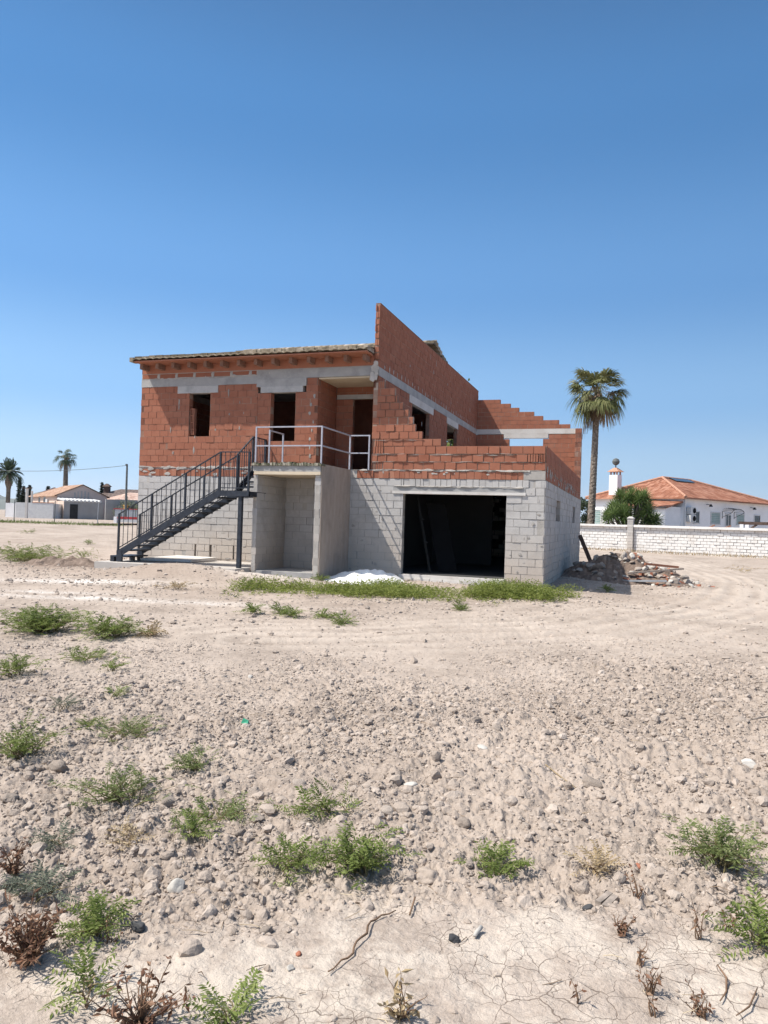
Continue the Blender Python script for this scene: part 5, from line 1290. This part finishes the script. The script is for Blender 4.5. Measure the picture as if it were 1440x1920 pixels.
for i, (b, h, r, lb) in enumerate(CY): tree("cypress_tree" if "shrub" not in lb else "dark_shrub", b, h, r, lb, 40+i, m_cypress, 'cone', 1100, .34, "cypress" if "shrub" not in lb else "shrub")
tree("conifer_tree", (-2.1, 58.6, .0), 5.0, 1.9, "dark green pine behind the house's right corner", 60, m_conifer, 'bush', 2200, .3)
tree("olive_bush", (-1.2, 50.5, -.2), 2.0, 1.6, "low yellowish bush at the foot of the tall palm", 61, m_weed2, 'bush', 900, .2, "bush")
_d = Fv+(843-720)/1390*Rv-(818-960)/1390*Uv; _p = CAM+_d*(20-CAM[1])/_d[1]
tree("leafy_tree", (_p[0], 20.0, -.2), 8.9, 1.9, "pale green tree seen through the small window of the party wall", 62, m_weed, 'bush', 3500, .3)
# yucca with many rosettes
def yucca():
    g = np.random.default_rng(70); b = np.array([1.94, 37.9, gz1(1.9, 37.9)]); e = empty("yucca", b, 0, label="broad many-headed yucca with sword leaves before the white house", cat="yucca")
    heads = []; q = MB()
    R3 = np.array([RX, RY, 0]); F3 = np.array([FX, FY, 0])
    for i in range(36):
        t = g.uniform(-1.5, 1.65); zc = 1.7+2.6*(1-(t/2.05)**2)*g.uniform(.12, 1.0)+g.normal(0, .15); h_ = R3*t+F3*g.uniform(-1, 1)+np.array([0, 0, zc]); heads.append(h_)
        m_ = h_*np.array([.45, .45, .5])+np.array([0, 0, .1]); q.tube([(g.normal(0, .15), g.normal(0, .15), 0), m_, h_-np.array([0, 0, .05])], [.11, .09, .06], 6, g.uniform(.3, .7))
    place_mb(q, "trunk", m_bark, e)
    Vs, Fs, Ts = [], [], []; n = 0
    for h_ in heads:
        m = 64; az_ = np.arange(m)*2.39996; el_ = np.linspace(-.75, 1.45, m); L = g.uniform(.68, .95)*(.8+.3*g.random(m))
        D = np.stack([np.cos(az_)*np.cos(el_), np.sin(az_)*np.cos(el_), np.sin(el_)], -1); N = nrm(np.stack([-np.cos(az_)*np.sin(el_), -np.sin(az_)*np.sin(el_), np.cos(el_)], -1))
        V, F = leafquads(np.tile(h_, (m, 1)), D, N, L, np.full(m, .085), .12); Vs.append(V); Fs.append(F+n); n += len(V); Ts.append(np.clip(.15+.6*(el_+.75)/2.2+g.normal(0, .15, m), 0, 1))
    mesh_np("crown", np.concatenate(Vs), np.concatenate(Fs), m_yucca, e, tone=np.concatenate(Ts))
yucca()

# ------------------------------------------------------------------ left background
z0 = gz1(-70, 60)
K0 = (-71.5, 61.9); bg_ = empty("bungalow", (K0[0], K0[1], z0-.1), ANG, label="pinkish gabled bungalow with a low brown tile roof at far left", cat="house")
GW, GL, EH, AH = 6.6, 15.6, 3.3, 4.75
q = MB(); q.add([(0, 0, 0), (GW, 0, 0), (GW, 0, EH), (GW/2, 0, AH), (0, 0, EH)], [(0, 1, 2, 3, 4)]); q.add([(0, GL, 0), (GW, GL, 0), (GW, GL, EH), (GW/2, GL, AH), (0, GL, EH)], [(4, 3, 2, 1, 0)])
q.add([(GW, 0, 0), (GW, GL, 0), (GW, GL, EH), (GW, 0, EH)], [(0, 1, 2, 3)]); place_mb(q, "gable_wall", m_pink_shade, bg_)
q = MB(); q.box((0, .0, 0), (.1, GL, EH-.01)); place_mb(q, "side_wall", m_peach_lit, bg_)  # sunlit side: brighter copy of the gable's render
roof_faces("roof", [[(-.35, GL+.2, EH-.1), (-.35, -.15, EH-.1), (GW/2, -.15, AH+.1), (GW/2, GL-6, AH+.1)], [(GW+.35, -.15, EH-.1), (GW+.35, GL+.2, EH-.1), (GW/2, GL-6, AH+.1), (GW/2, -.15, AH+.1)], [(GW+.35, GL+.2, EH-.1), (-.35, GL+.2, EH-.1), (GW/2, GL-6, AH+.1)]], m_oldroof, bg_)
for i in range(5): q = MB(); q.box((2.2+i*.45, -.05, 2.9), (2.36+i*.45, .02, 4.0-abs(i-2.4)*.12)); place_mb(q, "vent_slit", m_greyrender, bg_)
for y, w_ in ((9.5, .9), (6.4, 1.0)): win(bg_, y, y+w_, 2.2, 2.95, m_glass, y=0.0, face='h')
q = MB(); q.box((-.25, 4.4, 2.15), (0, 5.2, 2.7)); place_mb(q, "air_conditioner", m_plastic, bg_)
sh = empty("grey_shed", (-68.4, 59.8, z0-.1), ANG, label="grey rendered shed with a dark door in front of the bungalow", cat="shed")
q = MB(); q.box((0, 0, 0), (5.0, 3.6, 2.45)); place_mb(q, "wall", m_greyrender, sh)
q = MB()
for i in range(10): q.tube([(.1+i*.5, -.15, 2.5), (.1+i*.5, 3.6, 2.75)], .16, 8, .5)
place_mb(q, "roof", m_plastic, sh)
q = MB(); q.box((.75, -.03, 0), (1.75, .02, 2.05)); place_mb(q, "door", m_black, sh)
q = MB(); q.box((-.02, .02, 0), (0.0, 3.58, 2.44)); place_mb(q, "side_wall", m_peach_lit, sh)  # added thin sheet, sunlight painted onto the grey shed's left face
gwl = MB(); gwl.box((0, 0, -.2), (4.6, .25, 2.75)); o = gwl.build("garden_wall", m_greyrender); o.location = (-64.1, 62.6, z0); o.rotation_euler = (0, 0, ANG); tagp(o, "plain dark grey wall right of the grey shed", "wall")
th = empty("tiled_cottage", (-69, 71, z0), ANG, label="small cottage with a pale pinkish tile roof behind the grey wall", cat="house")
q = MB(); q.box((0, 0, 0), (7.5, 6, 2.9)); place_mb(q, "wall", m_greyrender, th)
A, R0, R1 = hip_faces(7.5, 6, 2.95, 4.1, 2.8, .3); m_pinkroof = mat_uvroof("pale_pink_tiles", [(.36, .22, .17), (.52, .36, .29), (.64, .48, .40)])
roof_faces("roof", [[A[0], A[1], R1, R0], [A[1], A[2], R1], [A[2], A[3], R0, R1], [A[3], A[0], R0]], m_pinkroof, th)
yh = empty("yellow_house", (-82.5, 80.5, z0), rad(18.5), label="ochre yellow house with a dark brown roof left of the brick house", cat="house")
q = MB(); q.box((0, 0, 0), (13, 8, 3.3)); place_mb(q, "wall", m_yellow, yh)
A, R0, R1 = hip_faces(13, 8, 3.35, 5.0, 4.2, .4); roof_faces("roof", [[A[0], A[1], R1, R0], [A[1], A[2], R1], [A[2], A[3], R0, R1], [A[3], A[0], R0]], m_brownroof, yh)
q = MB(); q.box((2.0, 2.0, 3.3), (2.9, 2.8, 5.3)); q.hexa([(1.8, 1.8, 5.3), (3.1, 1.8, 5.3), (3.1, 3, 5.3), (1.8, 3, 5.3), (2.3, 2.3, 5.8), (2.6, 2.3, 5.8), (2.6, 2.5, 5.8), (2.3, 2.5, 5.8)]); place_mb(q, "chimney", m_brownroof.copy() if False else m_brown, yh)
# enclosure with white walls, gate pillars
en = empty("white_enclosure", (-72.8, 56.2, z0-.1), math.atan2(1.52, 4.54), label="whitish rendered enclosure wall with a thin red coping before the bungalow", cat="wall")
q = MB(); q.box((0, 0, 0), (4.8, .2, 2.05)); q.box((4.6, .2, 0), (4.8, 4, 2.0)); q.box((-.1, .2, 0), (0.1, 3.5, 2.0)); place_mb(q, "wall", m_greyrender if False else m_plastic, en)
q = MB(); q.box((2.1, -.03, 2.05), (4.85, .24, 2.15)); place_mb(q, "coping", m_hip, en)
q = MB(); q.box((-1.9, 1.2, 0), (-1.1, 1.4, 1.95)); q.box((-.9, .8, 0), (-.25, 1.0, 1.95)); place_mb(q, "gate_wing", m_white, en)
def pillar(x, y, h, label, beam=False, w_=.2):
    q = MB(); q.box((-w_/2, -w_/2, -.2), (w_/2, w_/2, h))
    e = empty("concrete_post", (x, y, z0-.1), .3, label=label, cat="post"); place_mb(q, "shaft", m_pale, e)
    if beam: q = MB(); q.box((-.6, -.06, h), (.6, .06, h+.12)); place_mb(q, "crossbar", m_brown, e)
pillar(-69.1, 54.2, 3.75, "tall pale concrete post with a crossbar before the white enclosure", True, .27); pillar(-71.6, 57.6, 3.6, "pale concrete post behind the enclosure's left end"); pillar(-73.2, 53.2, 3.3, "slender pale post at the far left beside the palm"); 
for i, (x, y, lb) in enumerate(((-45.32, 28.48, "thin dark fence post nearest the left edge"), (-42.2, 29.5, "thin fence post before the corner of the white enclosure"), (-38.9, 30.6, "thin galvanised fence post before the grey shed"))):
    zz = gz1(x, y); q = MB(); q.tube([(0, 0, -.2), (.05*(i == 2)+.02, 0, 1.85)], .035, 6); o = q.build("fence_post", m_pole if i < 2 else m_galv); o.location = (x, y, zz); tagp(o, lb, "fence post")
q = MB(); P_ = [gp(x, y)[0] for x, y in ((178, 985), (257, 985))]; q.bar(P_[0]+(0, 0, .05), P_[1]+(0, 0, .05), .3, .22); o = q.build("timber_beam", m_brown, None, loc=P_[0]); tagp(o, "long dark beam lying on the ground left of the staircase", "beam")
pl_ = empty("utility_pole", (-52.92, 52.25, gz1(-53, 52)), 0, label="dark wooden utility pole beside the brick house", cat="pole")
hp = 6.96-gz1(-53, 52); q = MB(); q.tube([(0, 0, -.3), (-.01, 0, hp*.5), (-.02, 0, hp)], [.15, .13, .105], 10); place_mb(q, "shaft", m_pole, pl_); q = MB(); q.tube([(-.08, -.02, hp-.12), (-.08, -.02, hp+.06)], .14, 8); place_mb(q, "bracket", m_pole, pl_)
a = np.array([-53.0, 52.2, 6.85]); b = np.array([-95.0, 58.0, 8.1]); q = MB(); q.tube([a+(b-a)*e-np.array([0, 0, 1.15*4*e*(1-e)]) for e in np.linspace(0, 1, 18)], .028, 5); o = q.build("overhead_cable", m_pole, None, loc=a); tagp(o, "overhead cable sagging from the utility pole past the fan palm", "cable")
br = empty("barrier", (-47.0, 43.7, gz1(-46, 44)), math.atan2(.55, 1.64), label="red and white barrier fence seen through the stair railing", cat="barrier")
q = MB(); q.box((-.2, -.05, .38), (3.4, .05, .62)); place_mb(q, "red_rail", m_redpaint, br); q = MB(); q.box((-.2, -.04, .05), (3.4, .04, .33)); place_mb(q, "white_panel", m_plastic, br)
q = MB(); q.box((-.55, -.2, -.1), (-.25, .2, .6)); place_mb(q, "block_foot", m_white, br)
fe = empty("panel_fence", (-57.4, 56.0, gz1(-57, 56)), math.atan2(.55, 1.64), label="grey panel fence behind the red and white barrier", cat="fence")
for i in range(4):
    q = MB(); q.box((i*.85+.03, -.03, .1), (i*.85+.8, .03, 1.45)); place_mb(q, "panel", m_galv, fe)
q = MB(); q.box((-.15, -.06, 1.45), (3.5, .06, 1.55)); place_mb(q, "top_rail", m_redpaint, fe)
for x, lb in ((.2, "left of two small yellow gate posts by the utility pole"), (2.2, "right of two small yellow gate posts by the utility pole")):
    q = MB(); q.box((-.2, -.2, 0), (.2, .2, 1.9)); q.box((-.26, -.26, 1.9), (.26, .26, 2.05)); o = q.build("gate_post", m_yellow); o.location = (-60.8+x*1.35, 62.0+.5*x, z0); tagp(o, lb, "gate post")
tree("olive_bush", (-61.5, 63.5, z0), 2.9, 1.8, "grey-green bush between the grey wall and the utility pole", 66, m_sage, 'bush', 1400, .3, "bush")
tree("olive_bush", (-57.4, 62.0, z0), 2.6, 1.3, "bush behind the panel fence right of the utility pole", 67, m_weed2, 'bush', 900, .3, "bush")
# ------------------------------------------------------------------ hills
def hills(name, x0deg, x1deg, dist, hmax, seed, label):
    n = 90; m = 10; th = np.radians(np.linspace(x0deg, x1deg, n)); V = []
    env = np.sin(np.linspace(0, pi, n))**.5
    for j in range(m):
        rr_ = dist*(1+.12*j/(m-1)); prof = np.sin(j/(m-1)*pi/2)
        h = hmax*env*prof*(.72+.38*fbm(th*26, th*0+j*.12, seed, 5)); V.append(np.stack([CAM[0]+rr_*(FX*np.cos(th)+RX*np.sin(th)), CAM[1]+rr_*(FY*np.cos(th)+RY*np.sin(th)), h-2], -1))
    V = np.array(V).reshape(-1, 3); i = np.arange(m-1)[:, None]; j = np.arange(n-1)[None, :]; F = np.stack([i*n+j, i*n+j+1, (i+1)*n+j+1, (i+1)*n+j], -1).reshape(-1, 4)
    o = mesh_np(name, V, F, m_hill, None, smooth=True); tagp(o, label, "hills", kind="structure")
m_hill = mat_plain("scrub_hillside", (.16, .17, .14), 1.0, .3, .004)
hills("hills", -34, -19.5, 4200, 130, 3, "long bluish hill range beyond the left bungalow"); hills("hills", 8, 24, 5200, 62, 9, "faint low hills behind the palm on the right")

# ------------------------------------------------------------------ air
q = MB(); q.box((-7600, -7600, -6), (7600, 7600, 150)); hz = q.build("haze", []); hz['kind'] = "stuff"; hz['label'] = "thin pale summer haze over the plain"; hz['category'] = "haze"
mh = bpy.data.materials.new("air"); mh.use_nodes = True; t_ = mh.node_tree; t_.nodes.remove(t_.nodes["Principled BSDF"])
pv = t_.nodes.new("ShaderNodeVolumePrincipled"); pv.inputs["Color"].default_value = (.80, .88, 1, 1); pv.inputs["Density"].default_value = .00006; pv.inputs["Anisotropy"].default_value = .2
t_.links.new(pv.outputs[0], t_.nodes["Material Output"].inputs["Volume"]); hz.data.materials.append(mh)
